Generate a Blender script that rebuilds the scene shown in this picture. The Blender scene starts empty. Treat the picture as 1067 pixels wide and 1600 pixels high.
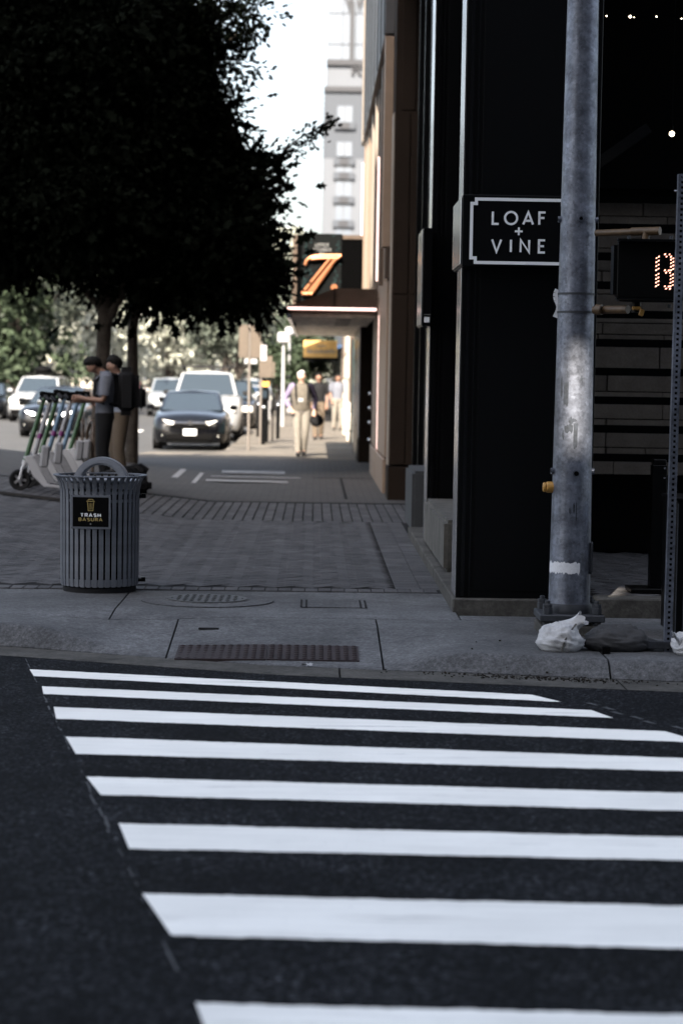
import bpy, bmesh, math, random
import numpy as np
from mathutils import Vector, Matrix, noise as mnoise
R_ = math.radians
rng = random.Random(11)
SC = bpy.context.scene
COL = SC.collection

# ------------------------------------------------------------------ camera, sky, sun, exposure
RO, PS, PT, FPX, CAMH = .0165, .0136, .0628, 3300., 1.59
cd = bpy.data.cameras.new('camera'); cam = bpy.data.objects.new('camera', cd); COL.objects.link(cam)
cd.sensor_fit = 'VERTICAL'; cd.sensor_height = 36; cd.sensor_width = 24
cd.lens = FPX / 1600 * 36
cd.clip_start = .2; cd.clip_end = 3000
cam.location = (0, 0, CAMH)
cam.rotation_euler = (Matrix.Rotation(-PS, 3, 'Z') @ Matrix.Rotation(math.pi/2 - PT, 3, 'X') @ Matrix.Rotation(RO, 3, 'Z')).to_euler()
cd.dof.use_dof = True; cd.dof.focus_distance = 14.0; cd.dof.aperture_fstop = 2.4
SC.camera = cam
SUN_EL, SUN_AZ = R_(40), R_(14)          # sun behind the camera, a little to the left
w = bpy.data.worlds.new('World'); SC.world = w; w.use_nodes = True
nt = w.node_tree; bg = nt.nodes['Background']
sky = nt.nodes.new('ShaderNodeTexSky'); sky.sky_type = 'NISHITA'; sky.sun_disc = False
sky.sun_elevation = SUN_EL; sky.sun_rotation = math.pi + SUN_AZ
sky.air_density = 1.1; sky.dust_density = 4.5; sky.ozone_density = 1.2
hs = nt.nodes.new('ShaderNodeHueSaturation'); hs.inputs['Saturation'].default_value = .62
nt.links.new(sky.outputs[0], hs.inputs['Color']); nt.links.new(hs.outputs[0], bg.inputs[0]); bg.inputs[1].default_value = .085
sl = bpy.data.lights.new('sun', 'SUN'); so = bpy.data.objects.new('sun', sl); COL.objects.link(so)
sl.energy = 3.9; sl.angle = R_(.3); sl.color = (1, .9, .76)
SUND = Vector((math.sin(SUN_AZ)*math.cos(SUN_EL), math.cos(SUN_AZ)*math.cos(SUN_EL), -math.sin(SUN_EL)))
so.rotation_euler = SUND.to_track_quat('-Z', 'Y').to_euler()
SC.view_settings.view_transform = 'Standard'; SC.view_settings.look = 'None'
SC.view_settings.exposure = 2.5; SC.view_settings.gamma = 1; SC.view_settings.use_curve_mapping = False
SC.render.engine = 'CYCLES'
SC.cycles.use_denoising = True
SC.cycles.max_bounces = 6; SC.cycles.sample_clamp_indirect = 6

# ------------------------------------------------------------------ helpers: measuring the photograph
def ray(px, py):
    x, y = px-533.5, py-800.
    c, s = math.cos(RO), math.sin(RO)
    x, y = x*c+y*s, -x*s+y*c
    dx, dy, dz = x/FPX, 1., -y/FPX
    cp, sp = math.cos(PT), math.sin(PT)
    dy, dz = dy*cp+dz*sp, -dy*sp+dz*cp
    cy, sy = math.cos(PS), math.sin(PS)
    return Vector((dx*cy+dy*sy, -dx*sy+dy*cy, dz))
def G(px, py, z=0.):
    d = ray(px, py); t = (z-CAMH)/d.z; return Vector((d.x*t, d.y*t, z))
def U(px, py, Y):
    d = ray(px, py); t = Y/d.y; return Vector((d.x*t, Y, CAMH+d.z*t))
def RD(px, py):
    d = ray(px, py); t = (.2-CAMH)/(d.z+.0258*d.y); return Vector((d.x*t, d.y*t, CAMH+d.z*t))

# ------------------------------------------------------------------ helpers: meshes
class MB:
    def __init__(s): s.v = []; s.f = []
    def add(s, vs, fs):
        o = len(s.v); s.v += [tuple(p) for p in vs]; s.f += [tuple(i+o for i in f) for f in fs]; return s
    def box(s, x0, x1, y0, y1, z0, z1):
        return s.add([(x0,y0,z0),(x1,y0,z0),(x1,y1,z0),(x0,y1,z0),(x0,y0,z1),(x1,y0,z1),(x1,y1,z1),(x0,y1,z1)],
              [(0,3,2,1),(4,5,6,7),(0,1,5,4),(1,2,6,5),(2,3,7,6),(3,0,4,7)])
    def obox(s, c, size, M=None):
        M = M or Matrix.Identity(3); h = [a/2 for a in size]; c = Vector(c)
        P = [c + M @ Vector((x*h[0], y*h[1], z*h[2])) for z in (-1,1) for x,y in ((-1,-1),(1,-1),(1,1),(-1,1))]
        return s.add(P, [(0,3,2,1),(4,5,6,7),(0,1,5,4),(1,2,6,5),(2,3,7,6),(3,0,4,7)])
    def bar(s, p0, p1, wd, th, up=(0,0,1)):
        p0, p1 = Vector(p0), Vector(p1); d = (p1-p0); L = d.length; d.normalize()
        u = Vector(up); a = d.cross(u)
        if a.length < 1e-4: a = d.cross(Vector((1,0,0)))
        a.normalize(); b = a.cross(d)
        return s.obox((p0+p1)/2, (wd, L, th), Matrix((a, d, b)).transposed())
    def cyl(s, p0, p1, r0, r1=None, n=12, caps=True):
        return s.tube([p0, p1], [r0, r0 if r1 is None else r1], n, caps)
    def tube(s, pts, r, n=8, caps=True, closed=False):
        pts = [Vector(p) for p in pts]; m = len(pts)
        rs = r if isinstance(r, (list, tuple)) else [r]*m
        vs = []; fs = []; a = None
        for i, p in enumerate(pts):
            if closed: d = pts[(i+1)%m]-pts[i-1]
            else: d = (pts[min(i+1,m-1)]-pts[max(i-1,0)])
            d.normalize()
            if a is None:
                a = d.orthogonal().normalized()
            else:
                a = (a-d*a.dot(d)); a = a.normalized() if a.length > 1e-6 else d.orthogonal().normalized()
            b = d.cross(a)
            for k in range(n):
                t = 2*math.pi*k/n; vs.append(p+(a*math.cos(t)+b*math.sin(t))*rs[i])
        for i in range(m if closed else m-1):
            j = (i+1) % m
            for k in range(n):
                l = (k+1) % n; fs.append((i*n+k, i*n+l, j*n+l, j*n+k))
        if caps and not closed:
            fs.append(tuple(range(n-1,-1,-1))); fs.append(tuple((m-1)*n+k for k in range(n)))
        return s.add(vs, fs)
    def lathe(s, prof, c=(0,0,0), n=24, M=None):
        vs = []; fs = []; c = Vector(c); m = len(prof)
        for r, z in prof:
            for k in range(n):
                t = 2*math.pi*k/n; p = Vector((r*math.cos(t), r*math.sin(t), z)); vs.append(c+(M @ p if M else p))
        for i in range(m-1):
            for k in range(n):
                l = (k+1) % n; fs.append((i*n+k, i*n+l, (i+1)*n+l, (i+1)*n+k))
        fs.append(tuple(range(n-1,-1,-1))); fs.append(tuple((m-1)*n+k for k in range(n)))
        return s.add(vs, fs)
    def ball(s, c, r, sc=(1,1,1), n=12, m=8, M=None):
        vs = []; fs = []; c = Vector(c)
        for i in range(m+1):
            ph = math.pi*i/m
            for k in range(n):
                t = 2*math.pi*k/n
                p = Vector((r*sc[0]*math.sin(ph)*math.cos(t), r*sc[1]*math.sin(ph)*math.sin(t), r*sc[2]*math.cos(ph)))
                vs.append(c+(M @ p if M else p))
        for i in range(m):
            for k in range(n):
                l = (k+1) % n; fs.append((i*n+k, (i+1)*n+k, (i+1)*n+l, i*n+l))
        return s.add(vs, fs)
    def prism(s, poly, fn, a, b):
        """poly: 2-D outline; fn(u, v, t) -> point; from t=a to t=b"""
        n = len(poly)
        vs = [fn(u,v,a) for u,v in poly]+[fn(u,v,b) for u,v in poly]
        fs = [(i,(i+1)%n,n+(i+1)%n,n+i) for i in range(n)]+[tuple(range(n-1,-1,-1)), tuple(range(n,2*n))]
        return s.add(vs, fs)
    def poly(s, pts): return s.add(pts, [tuple(range(len(pts)))])
    def stroke(s, pts, fn, wd, a, b):
        """flat pen stroke through 2-D points, extruded from t=a to t=b"""
        P = [Vector(p) for p in pts]; L = []; Rr = []
        closed = (P[0]-P[-1]).length < 1e-6 and len(P) > 3
        if closed: P = P[:-1]
        m = len(P)
        for i in range(m):
            if closed: d0 = (P[i]-P[i-1]).normalized(); d1 = (P[(i+1)%m]-P[i]).normalized()
            else:
                d0 = (P[i]-P[i-1]).normalized() if i else (P[1]-P[0]).normalized()
                d1 = (P[i+1]-P[i]).normalized() if i < m-1 else d0
            n0 = Vector((-d0.y, d0.x)); n1 = Vector((-d1.y, d1.x)); nn = (n0+n1)
            if nn.length < 1e-4: nn = n0
            nn.normalize(); k = 1/max(.45, nn.dot(n0)); L.append(P[i]+nn*k*wd/2); Rr.append(P[i]-nn*k*wd/2)
        vs = [fn(p.x,p.y,a) for p in L]+[fn(p.x,p.y,a) for p in Rr]+[fn(p.x,p.y,b) for p in L]+[fn(p.x,p.y,b) for p in Rr]
        fs = []
        for i in range(m if closed else m-1):
            j = (i+1) % m
            fs += [(2*m+i,3*m+i,3*m+j,2*m+j), (i,j,m+j,m+i), (i,2*m+i,2*m+j,j), (m+i,m+j,3*m+j,3*m+i)]
        if not closed: fs += [(0,m,3*m,2*m), (m-1,3*m-1,4*m-1,2*m-1)]
        return s.add(vs, fs)
    def mesh(s, name, off=None, bevel=0, smooth=False, seg=1, crease=.7):
        me = bpy.data.meshes.new(name)
        vs = s.v if off is None else [(x-off[0], y-off[1], z-off[2]) for x,y,z in s.v]
        me.from_pydata(vs, [], s.f)
        bm = bmesh.new(); bm.from_mesh(me)
        bmesh.ops.recalc_face_normals(bm, faces=bm.faces)
        if bevel:
            es = [e for e in bm.edges if len(e.link_faces) == 2 and e.calc_face_angle(0) > .5]
            bmesh.ops.bevel(bm, geom=es, offset=bevel, segments=seg, affect='EDGES', clamp_overlap=True)
        if smooth:
            for f in bm.faces: f.smooth = True
            for e in bm.edges:
                if len(e.link_faces) == 2 and e.calc_face_angle(0) > crease: e.smooth = False
        bm.to_mesh(me); bm.free()
        return me
    def build(s, name, mat, parent=None, bevel=0, smooth=False, world=False, seg=1, crease=.7):
        """parent's local frame, or world=True: coordinates are world ones under an unrotated root"""
        off = None
        if world and parent is not None:
            r = parent
            off = Vector((0,0,0))
            while r is not None: off = off + r.location; r = r.parent
        return link(name, s.mesh(name, off, bevel, smooth, seg, crease), mat, parent)

def link(name, me, mat, parent=None):
    o = bpy.data.objects.new(name, me); COL.objects.link(o)
    if mat is not None and not me.materials: me.materials.append(mat)
    if parent is not None: o.parent = parent
    return o
def thing(name, label, cat, loc=(0,0,0), rz=0., group=None):
    o = bpy.data.objects.new(name, None); COL.objects.link(o); o.empty_display_size = .1
    o.location = loc; o.rotation_euler = (0,0,rz); o['label'] = label; o['category'] = cat
    if group: o['group'] = group
    return o
def tag(o, label, cat, group=None):
    o['label'] = label; o['category'] = cat
    if group: o['group'] = group
    return o
def struct(o): o['kind'] = 'structure'; return o
def stuff(o): o['kind'] = 'stuff'; return o
def copy_tree(o, parent=None):
    c = o.copy(); COL.objects.link(c)
    if parent is not None: c.parent = parent
    for ch in list(o.children): copy_tree(ch, c)
    return c
def dup(o, loc, rz=None, label=None, scale=None):
    c = copy_tree(o); c.location = loc
    if rz is not None: c.rotation_euler = (0,0,rz)
    if label: c['label'] = label
    if scale: c.scale = (scale,)*3
    return c

# ------------------------------------------------------------------ helpers: materials
def mat(name, col, rough=.6, metal=0., spec=.5, var=None, bump=None, emit=None, coat=0., rnd=0., space='Object', streak=None):
    """var = (scale, amount, detail): colour mottling; bump = (scale, strength); rnd: per-object brightness spread"""
    m = bpy.data.materials.new(name); m.use_nodes = True
    t = m.node_tree; b = t.nodes['Principled BSDF']; L = t.links.new
    b.inputs['Base Color'].default_value = (*col, 1); b.inputs['Roughness'].default_value = rough
    b.inputs['Metallic'].default_value = metal; b.inputs['Specular IOR Level'].default_value = spec
    if coat: b.inputs['Coat Weight'].default_value = coat; b.inputs['Coat Roughness'].default_value = .04
    tc = t.nodes.new('ShaderNodeTexCoord').outputs[space] if space != 'World' else t.nodes.new('ShaderNodeNewGeometry').outputs['Position']
    cur = None
    def mul(a, fac_out, lo, hi):
        mr = t.nodes.new('ShaderNodeMapRange'); mr.inputs[3].default_value = lo; mr.inputs[4].default_value = hi
        L(fac_out, mr.inputs[0])
        x = t.nodes.new('ShaderNodeMix'); x.data_type = 'RGBA'; x.blend_type = 'MULTIPLY'; x.inputs[0].default_value = 1
        if a is None: x.inputs[6].default_value = (*col, 1)
        else: L(a, x.inputs[6])
        L(mr.outputs[0], x.inputs[7]); return x.outputs[2]
    vs = var if isinstance(var, list) else ([var] if var else [])
    for v in vs:
        n = t.nodes.new('ShaderNodeTexNoise'); n.inputs['Scale'].default_value = v[0]; n.inputs['Detail'].default_value = v[2] if len(v) > 2 else 4
        n.inputs['Roughness'].default_value = .65
        L(tc, n.inputs['Vector'])
        mr = t.nodes.new('ShaderNodeMapRange'); mr.inputs[1].default_value = .3; mr.inputs[2].default_value = .7; L(n.outputs[0], mr.inputs[0])
        cur = mul(cur, mr.outputs[0], 1-v[1], 1+v[1])
    if streak:                                        # stretched noise (grain, rain marks): (scale xyz, amount)
        mp = t.nodes.new('ShaderNodeMapping'); mp.inputs['Scale'].default_value = streak[0]; L(tc, mp.inputs[0])
        n = t.nodes.new('ShaderNodeTexNoise'); n.inputs['Scale'].default_value = 1; n.inputs['Detail'].default_value = 5
        L(mp.outputs[0], n.inputs['Vector'])
        mr = t.nodes.new('ShaderNodeMapRange'); mr.inputs[1].default_value = .3; mr.inputs[2].default_value = .7; L(n.outputs[0], mr.inputs[0])
        cur = mul(cur, mr.outputs[0], 1-streak[1], 1+streak[1])
    if rnd:
        oi = t.nodes.new('ShaderNodeObjectInfo'); cur = mul(cur, oi.outputs['Random'], 1-rnd, 1+rnd)
    if cur is not None: L(cur, b.inputs['Base Color'])
    if bump:
        n = t.nodes.new('ShaderNodeTexNoise'); n.inputs['Scale'].default_value = bump[0]; n.inputs['Detail'].default_value = 6
        L(tc, n.inputs['Vector']); bp = t.nodes.new('ShaderNodeBump'); bp.inputs['Strength'].default_value = bump[1]
        bp.inputs['Distance'].default_value = bump[2] if len(bump) > 2 else .01
        L(n.outputs[0], bp.inputs['Height']); L(bp.outputs[0], b.inputs['Normal'])
    if emit:
        b.inputs['Emission Color'].default_value = (*emit[0], 1); b.inputs['Emission Strength'].default_value = emit[1]
    return m
M = {}
def tex(t, kind, scale, vec, **k):
    n = t.nodes.new('ShaderNodeTex'+kind); n.inputs['Scale'].default_value = scale; t.links.new(vec, n.inputs['Vector'])
    for q, v in k.items(): n.inputs[q].default_value = v
    return n
def ramp(t, src, a, b, lo, hi):
    r = t.nodes.new('ShaderNodeMapRange'); t.links.new(src, r.inputs[0])
    for i_, v in zip((1,2,3,4), (a,b,lo,hi)): r.inputs[i_].default_value = v
    return r.outputs[0]
def math_(t, op, a, b):
    n = t.nodes.new('ShaderNodeMath'); n.operation = op
    for i_, v in ((0,a),(1,b)):
        if isinstance(v, (int,float)): n.inputs[i_].default_value = v
        else: t.links.new(v, n.inputs[i_])
    return n.outputs[0]
def blend(t, fac, c0, c1):
    n = t.nodes.new('ShaderNodeMix'); n.data_type = 'RGBA'
    t.links.new(fac, n.inputs[0])
    for i_, v in ((6,c0),(7,c1)):
        if isinstance(v, tuple): n.inputs[i_].default_value = (*v, 1)
        else: t.links.new(v, n.inputs[i_])
    return n.outputs[2]
def stones(t, P):
    """pale and dark stones in the binder, plus broad wear"""
    v = tex(t, 'Voronoi', 80, P); c = ramp(t, v.outputs['Color'], .60, .92, 0, 1)
    n = ramp(t, tex(t, 'Noise', 42, P, Detail=6, Roughness=.8).outputs[0], .36, .68, .2, 1.8)
    big = ramp(t, tex(t, 'Noise', .9, P, Detail=5, Roughness=.6).outputs[0], .3, .7, .62, 1.35)
    return blend(t, math_(t, 'MULTIPLY', c, ramp(t, tex(t,'Noise',3,P).outputs[0], .3,.7,.3,1.)), (.0034,.0039,.0053), (.062,.066,.075)), math_(t, 'MULTIPLY', n, big)
def scale_col(t, col, f):
    n = t.nodes.new('ShaderNodeMix'); n.data_type = 'RGBA'; n.blend_type = 'MULTIPLY'; n.inputs[0].default_value = 1
    t.links.new(col, n.inputs[6]); t.links.new(f, n.inputs[7]); return n.outputs[2]
m_ = mat('asphalt', (.012,.013,.015), .9, spec=.12, bump=(70,.9,.008), space='World'); t = m_.node_tree
P_ = t.nodes.new('ShaderNodeNewGeometry').outputs['Position']; c_, f_ = stones(t, P_); asph = scale_col(t, c_, f_)
t.links.new(asph, t.nodes['Principled BSDF'].inputs['Base Color']); m_.node_tree.nodes['Principled BSDF'].inputs['Specular IOR Level'].default_value = .06; M['asphalt'] = m_
M['asphalt_far'] = mat('asphalt_far', (.042,.042,.043), .85, spec=.3, var=[(3,.12),(.6,.15)], space='World')
m_ = mat('paint', (.88,.86,.81), .75, spec=.25, bump=(90,.4,.004), space='World'); t = m_.node_tree
P_ = t.nodes.new('ShaderNodeNewGeometry').outputs['Position']; mp = t.nodes.new('ShaderNodeMapping'); mp.inputs['Scale'].default_value = (.55,4.5,1); t.links.new(P_, mp.inputs[0])
fine = ramp(t, tex(t, 'Noise', 3, mp.outputs[0], Detail=8, Roughness=.7).outputs[0], .3, .7, .90, 1.04)
big = ramp(t, tex(t, 'Noise', 1.6, P_, Detail=4).outputs[0], .3, .7, .90, 1.04)
base = scale_col(t, blend(t, fine, (.0,.0,.0), (.88,.865,.82)), big)
mp2 = t.nodes.new('ShaderNodeMapping'); mp2.inputs['Scale'].default_value = (.8,9,1); mp2.inputs['Rotation'].default_value = (0,0,.06); t.links.new(P_, mp2.inputs[0])
wear = math_(t, 'MULTIPLY', ramp(t, tex(t, 'Noise', 2.2, mp2.outputs[0], Detail=10, Roughness=.72).outputs[0], .57, .70, 0, 1), ramp(t, tex(t, 'Noise', .8, P_, Detail=2).outputs[0], .42, .62, 0, .75))
pit = ramp(t, tex(t, 'Noise', 60, P_, Detail=4, Roughness=.8).outputs[0], .64, .74, 0, .8)
t.links.new(blend(t, math_(t, 'MAXIMUM', wear, pit), base, (.06,.063,.07)), t.nodes['Principled BSDF'].inputs['Base Color']); M['paint'] = m_
M['void_black'] = mat('void_black', (.0007,.0007,.0008), .8, spec=.02)
M['pale_paint'] = mat('pale_paint', (.32,.32,.33), .8, var=[(9,.3),(60,.2)], space='World')
M['worn_paint'] = mat('worn_paint', (.04,.042,.047), .8, var=[(9,.6),(120,.3)], space='World')
M['concrete'] = mat('concrete', (.078,.079,.083), .85, spec=.3, var=[(36,.36,4),(110,.3,2),(9,.2),(1.1,.38),(.5,.22)], bump=(80,.7,.006), space='World', rnd=.07)
M['concrete_old'] = mat('concrete_old', (.062,.059,.054), .9, spec=.2, var=[(30,.3,5),(5,.4),(1.6,.2)], bump=(60,.5,.006), space='World')
M['concrete_far'] = mat('concrete_far', (.10,.088,.074), .85, spec=.3, var=[(2.2,.2),(.7,.2)], space='World')
M['paver'] = mat('paver', (.058,.0565,.060), .8, spec=.3, var=[(45,.25,3),(1.4,.2),(6,.1)], bump=(90,.35,.003), rnd=.26, space='World')
M['paver_stuff'] = mat('paver_stuff', (.058,.0565,.060), .8, spec=.3, var=[(60,.2,3),(1.4,.22),(7,.3,2)], bump=(90,.35,.003), space='World')
t = M['paver_stuff'].node_tree; b_ = t.nodes['Principled BSDF']; old = b_.inputs['Base Color'].links[0].from_socket
t.links.new(scale_col(t, old, ramp(t, t.nodes.new('ShaderNodeNewGeometry').outputs['Random Per Island'], 0, 1, .74, 1.26)), b_.inputs['Base Color'])
M['joint'] = mat('joint', (.017,.0168,.0175), .95, spec=.1, var=(40,.3), space='World')
M['grit_and_shadow'] = mat('grit_and_shadow', (.018,.015,.012), .95, spec=.1, var=(12,.4), bump=(30,.8,.03), space='World')
M['tactile'] = mat('tactile', (.023,.015,.016), .75, spec=.3, var=[(25,.3),(3,.25)], space='World')
M['iron'] = mat('iron', (.055,.055,.055), .55, .6, var=[(30,.35),(6,.2)], bump=(140,.4,.004), space='World')
M['black_metal'] = mat('black_metal', (.0016,.0017,.002), .35, spec=.16)
M['black_gloss'] = mat('black_gloss', (.003,.003,.0035), .25, spec=.2, var=(1.5,.3))
M['black_matte'] = mat('black_matte', (.0018,.0018,.002), .7, spec=.06)
M['steel_sheen'] = mat('steel_sheen', (.6,.6,.62), .22, .9, var=(2,.1))  # bright metal, also laid as reflection on black side faces
M['planter'] = mat('planter', (.085,.08,.072), .8, spec=.3, var=[(6,.3),(40,.15)], streak=((9,9,1.2),.3), bump=(50,.3), space='World')
M['planter_dark'] = mat('planter_dark', (.03,.032,.035), .8, var=[(5,.2)], space='World')
M['limestone'] = mat('limestone', (.34,.29,.25), .85, spec=.25, var=[(5,.15),(60,.14)], bump=(40,.4,.008), rnd=.14, space='World')
M['brown_panel'] = mat('brown_panel', (.016,.0105,.0075), .7, spec=.08, var=[(1.2,.15),(90,.15)], space='World')
M['tan_panel'] = mat('tan_panel', (.2,.14,.1), .5, spec=.4, var=[(2,.12)], space='World')
M['umber_panel'] = mat('umber_panel', (.06,.04,.028), .5, spec=.4, var=[(2,.15)], space='World')
M['grey_panel'] = mat('grey_panel', (.05,.048,.05), .55, spec=.35, streak=((1,.9,.2),.2), space='World')
M['cream_trim'] = mat('cream_trim', (.2,.165,.135), .5)
M['canopy_brown'] = mat('canopy_brown', (.042,.03,.024), .8, spec=.08, var=(3,.2), space='World')
M['soffit'] = mat('soffit', (.7,.62,.54), .75, streak=((6,.6,1),.22), space='World')
M['neon_pink'] = mat('neon_pink', (.8,.5,.45), .4, emit=((1,.66,.58), .5))
M['copper'] = mat('copper', (.30,.115,.05), .42, .55, var=(8,.15))
M['sign_green'] = mat('sign_green', (.0008,.0016,.0018), .7, spec=.1)
M['leaf_motif'] = mat('leaf_motif', (.008,.019,.02), .7, spec=.1)
M['white_print'] = mat('white_print', (.75,.77,.8), .6)
M['grey_print'] = mat('grey_print', (.15,.15,.15), .6)
M['amber_sign'] = mat('amber_sign', (.5,.3,.1), .5, var=(5,.25), space='World')
M['led'] = mat('led', (.8,.3,.2), .4, emit=((1,.45,.32), .62))
M['bulb_glow'] = mat('bulb_glow', (.9,.8,.6), .4, emit=((1,.85,.6), 2))
M['headlight_on'] = mat('headlight_on', (.9,.9,.9), .3, emit=((1,.97,.92), 3))
m_ = mat('galvanised', (.15,.16,.19), .42, .6, spec=.5, bump=(26,.15,.004), space='World'); t = m_.node_tree
P_ = t.nodes.new('ShaderNodeNewGeometry').outputs['Position']; v = tex(t, 'Voronoi', 60, P_)
k_ = math_(t, 'MULTIPLY', ramp(t, v.outputs['Color'], 0, 1, .72, 1.3), ramp(t, tex(t, 'Noise', 9, P_, Detail=6, Roughness=.7).outputs[0], .32, .68, .55, 1.45))
mp = t.nodes.new('ShaderNodeMapping'); mp.inputs['Scale'].default_value = (16,16,1.1); t.links.new(P_, mp.inputs[0])
k_ = math_(t, 'MULTIPLY', k_, ramp(t, tex(t, 'Noise', 1, mp.outputs[0], Detail=5).outputs[0], .3, .7, .7, 1.3))
n_ = t.nodes.new('ShaderNodeRGB'); n_.outputs[0].default_value = (.135,.147,.182,1)
t.links.new(scale_col(t, n_.outputs[0], k_), t.nodes['Principled BSDF'].inputs['Base Color']); M['galvanised'] = m_
t.links.new(ramp(t, tex(t, 'Noise', 12, P_, Detail=5).outputs[0], .3, .7, .32, .55), t.nodes['Principled BSDF'].inputs['Roughness'])
M['galvanised_dark'] = mat('galvanised_dark', (.035,.038,.045), .6, .3, var=[(20,.3)], space='World')
M['smudge'] = mat('smudge', (.028,.034,.045), .8, var=(40,.6))
M['chalk_paint'] = mat('chalk_paint', (.62,.63,.66), .8, var=[(60,.12)])
M['yellow_pipe'] = mat('yellow_pipe', (.075,.043,.018), .5, var=[(14,.3)], space='World')
M['yellow_button'] = mat('yellow_button', (.4,.21,.045), .45, var=[(30,.2)])
M['bag_white'] = mat('bag_white', (.4,.4,.41), .85, var=[(14,.14),(80,.08)], bump=(130,.5,.006))
M['bag_black'] = mat('bag_black', (.028,.028,.03), .75, var=[(14,.3)], bump=(50,.4,.006))
M['can_paint'] = mat('can_paint', (.125,.135,.158), .5, .2, spec=.45, var=[(7,.14),(40,.1)], rnd=.08)
M['can_hood'] = mat('can_hood', (.26,.275,.31), .45, .4, var=[(10,.12)])
M['gold_print'] = mat('gold_print', (.32,.24,.08), .6)
M['rubber'] = mat('rubber', (.012,.012,.013), .8, spec=.2)
M['scooter_grey'] = mat('scooter_grey', (.22,.22,.235), .5, var=(10,.1))
M['scooter_white'] = mat('scooter_white', (.4,.4,.42), .4)
M['scooter_green'] = mat('scooter_green', (.03,.075,.03), .4)
M['scooter_teal'] = mat('scooter_teal', (.09,.15,.22), .4)
M['scooter_magenta'] = mat('scooter_magenta', (.12,.012,.1), .5)
M['skin'] = mat('skin', (.2,.11,.075), .6); M['skin_pale'] = mat('skin_pale', (.48,.3,.23), .6)
M['hair_dark'] = mat('hair_dark', (.004,.0035,.003), .7, spec=.15); M['hair_white'] = mat('hair_white', (.45,.44,.42), .6)
M['tee_grey'] = mat('tee_grey', (.1,.106,.13), .85, var=(9,.15)); M['tee_white'] = mat('tee_white', (.3,.33,.4), .85)
M['cloth_black'] = mat('cloth_black', (.007,.007,.008), .85, spec=.2); M['cloth_khaki'] = mat('cloth_khaki', (.085,.062,.042), .85)
M['cloth_stone'] = mat('cloth_stone', (.15,.135,.115), .85, var=(12,.12)); M['cloth_lilac'] = mat('cloth_lilac', (.15,.125,.2), .85)
M['vest_tan'] = mat('vest_tan', (.085,.073,.058), .85, var=(10,.2)); M['shoe'] = mat('shoe', (.015,.014,.013), .6)
M['bark'] = mat('bark', (.05,.042,.036), .9, spec=.15, var=[(9,.35),(40,.3)], bump=(26,.9,.03), space='World')
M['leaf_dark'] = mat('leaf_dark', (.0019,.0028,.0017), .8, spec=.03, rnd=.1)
M['car_black'] = mat('car_black', (.0012,.0014,.0022), .3, spec=.1, coat=.9)
M['car_white'] = mat('car_white', (.24,.245,.255), .35, coat=.7)
M['car_silver'] = mat('car_silver', (.3,.32,.34), .35, .5, coat=.6)
M['car_blue'] = mat('car_blue', (.03,.06,.12), .3, coat=.8); M['car_red'] = mat('car_red', (.2,.02,.02), .3, coat=.8)
M['car_glass'] = mat('car_glass', (.02,.028,.036), .08, spec=.8)
M['chrome'] = mat('chrome', (.6,.6,.62), .2, 1.); M['rim'] = mat('rim', (.22,.22,.23), .35, .8)
M['lens'] = mat('lens', (.75,.74,.7), .12, spec=.8); M['amber_lens'] = mat('amber_lens', (.5,.14,.02), .3); M['red_lens'] = mat('red_lens', (.3,.015,.012), .3)
M['plate'] = mat('plate', (.65,.65,.66), .5)
M['sign_back'] = mat('sign_back', (.085,.066,.05), .55, .2, var=(8,.12)); M['post_metal'] = mat('post_metal', (.16,.14,.125), .5, .3)
M['sign_white'] = mat('sign_white', (.3,.3,.31), .5)
M['signal_yellow'] = mat('signal_yellow', (.5,.26,.05), .5); M['signal_brown'] = mat('signal_brown', (.25,.12,.045), .5)
M['tower_white'] = mat('tower_white', (.074,.081,.095), .7, var=(.05,.08), space='World'); M['tower_grey'] = mat('tower_grey', (.034,.04,.051), .7)
M['tower_glass'] = mat('tower_glass', (.10,.115,.14), .15, spec=.7); M['tower_dark'] = mat('tower_dark', (.012,.013,.018), .6)
M['cream_wall'] = mat('cream_wall', (.5,.45,.38), .8, var=[(1.5,.15),(14,.12)], space='World')
M['stone_block'] = mat('stone_block', (.5,.44,.37), .85, var=[(2.5,.2),(16,.2)], bump=(10,.7,.03), rnd=.15, space='World')
M['teal_glass'] = mat('teal_glass', (.3,.45,.43), .12, spec=.8)
M['brick_far'] = mat('brick_far', (.12,.085,.075), .85, var=(.4,.2), space='World'); M['window_dark'] = mat('window_dark', (.02,.022,.026), .2)
M['occluder'] = mat('occluder', (.2,.2,.21), .6, var=(.2,.1), space='World')

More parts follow.
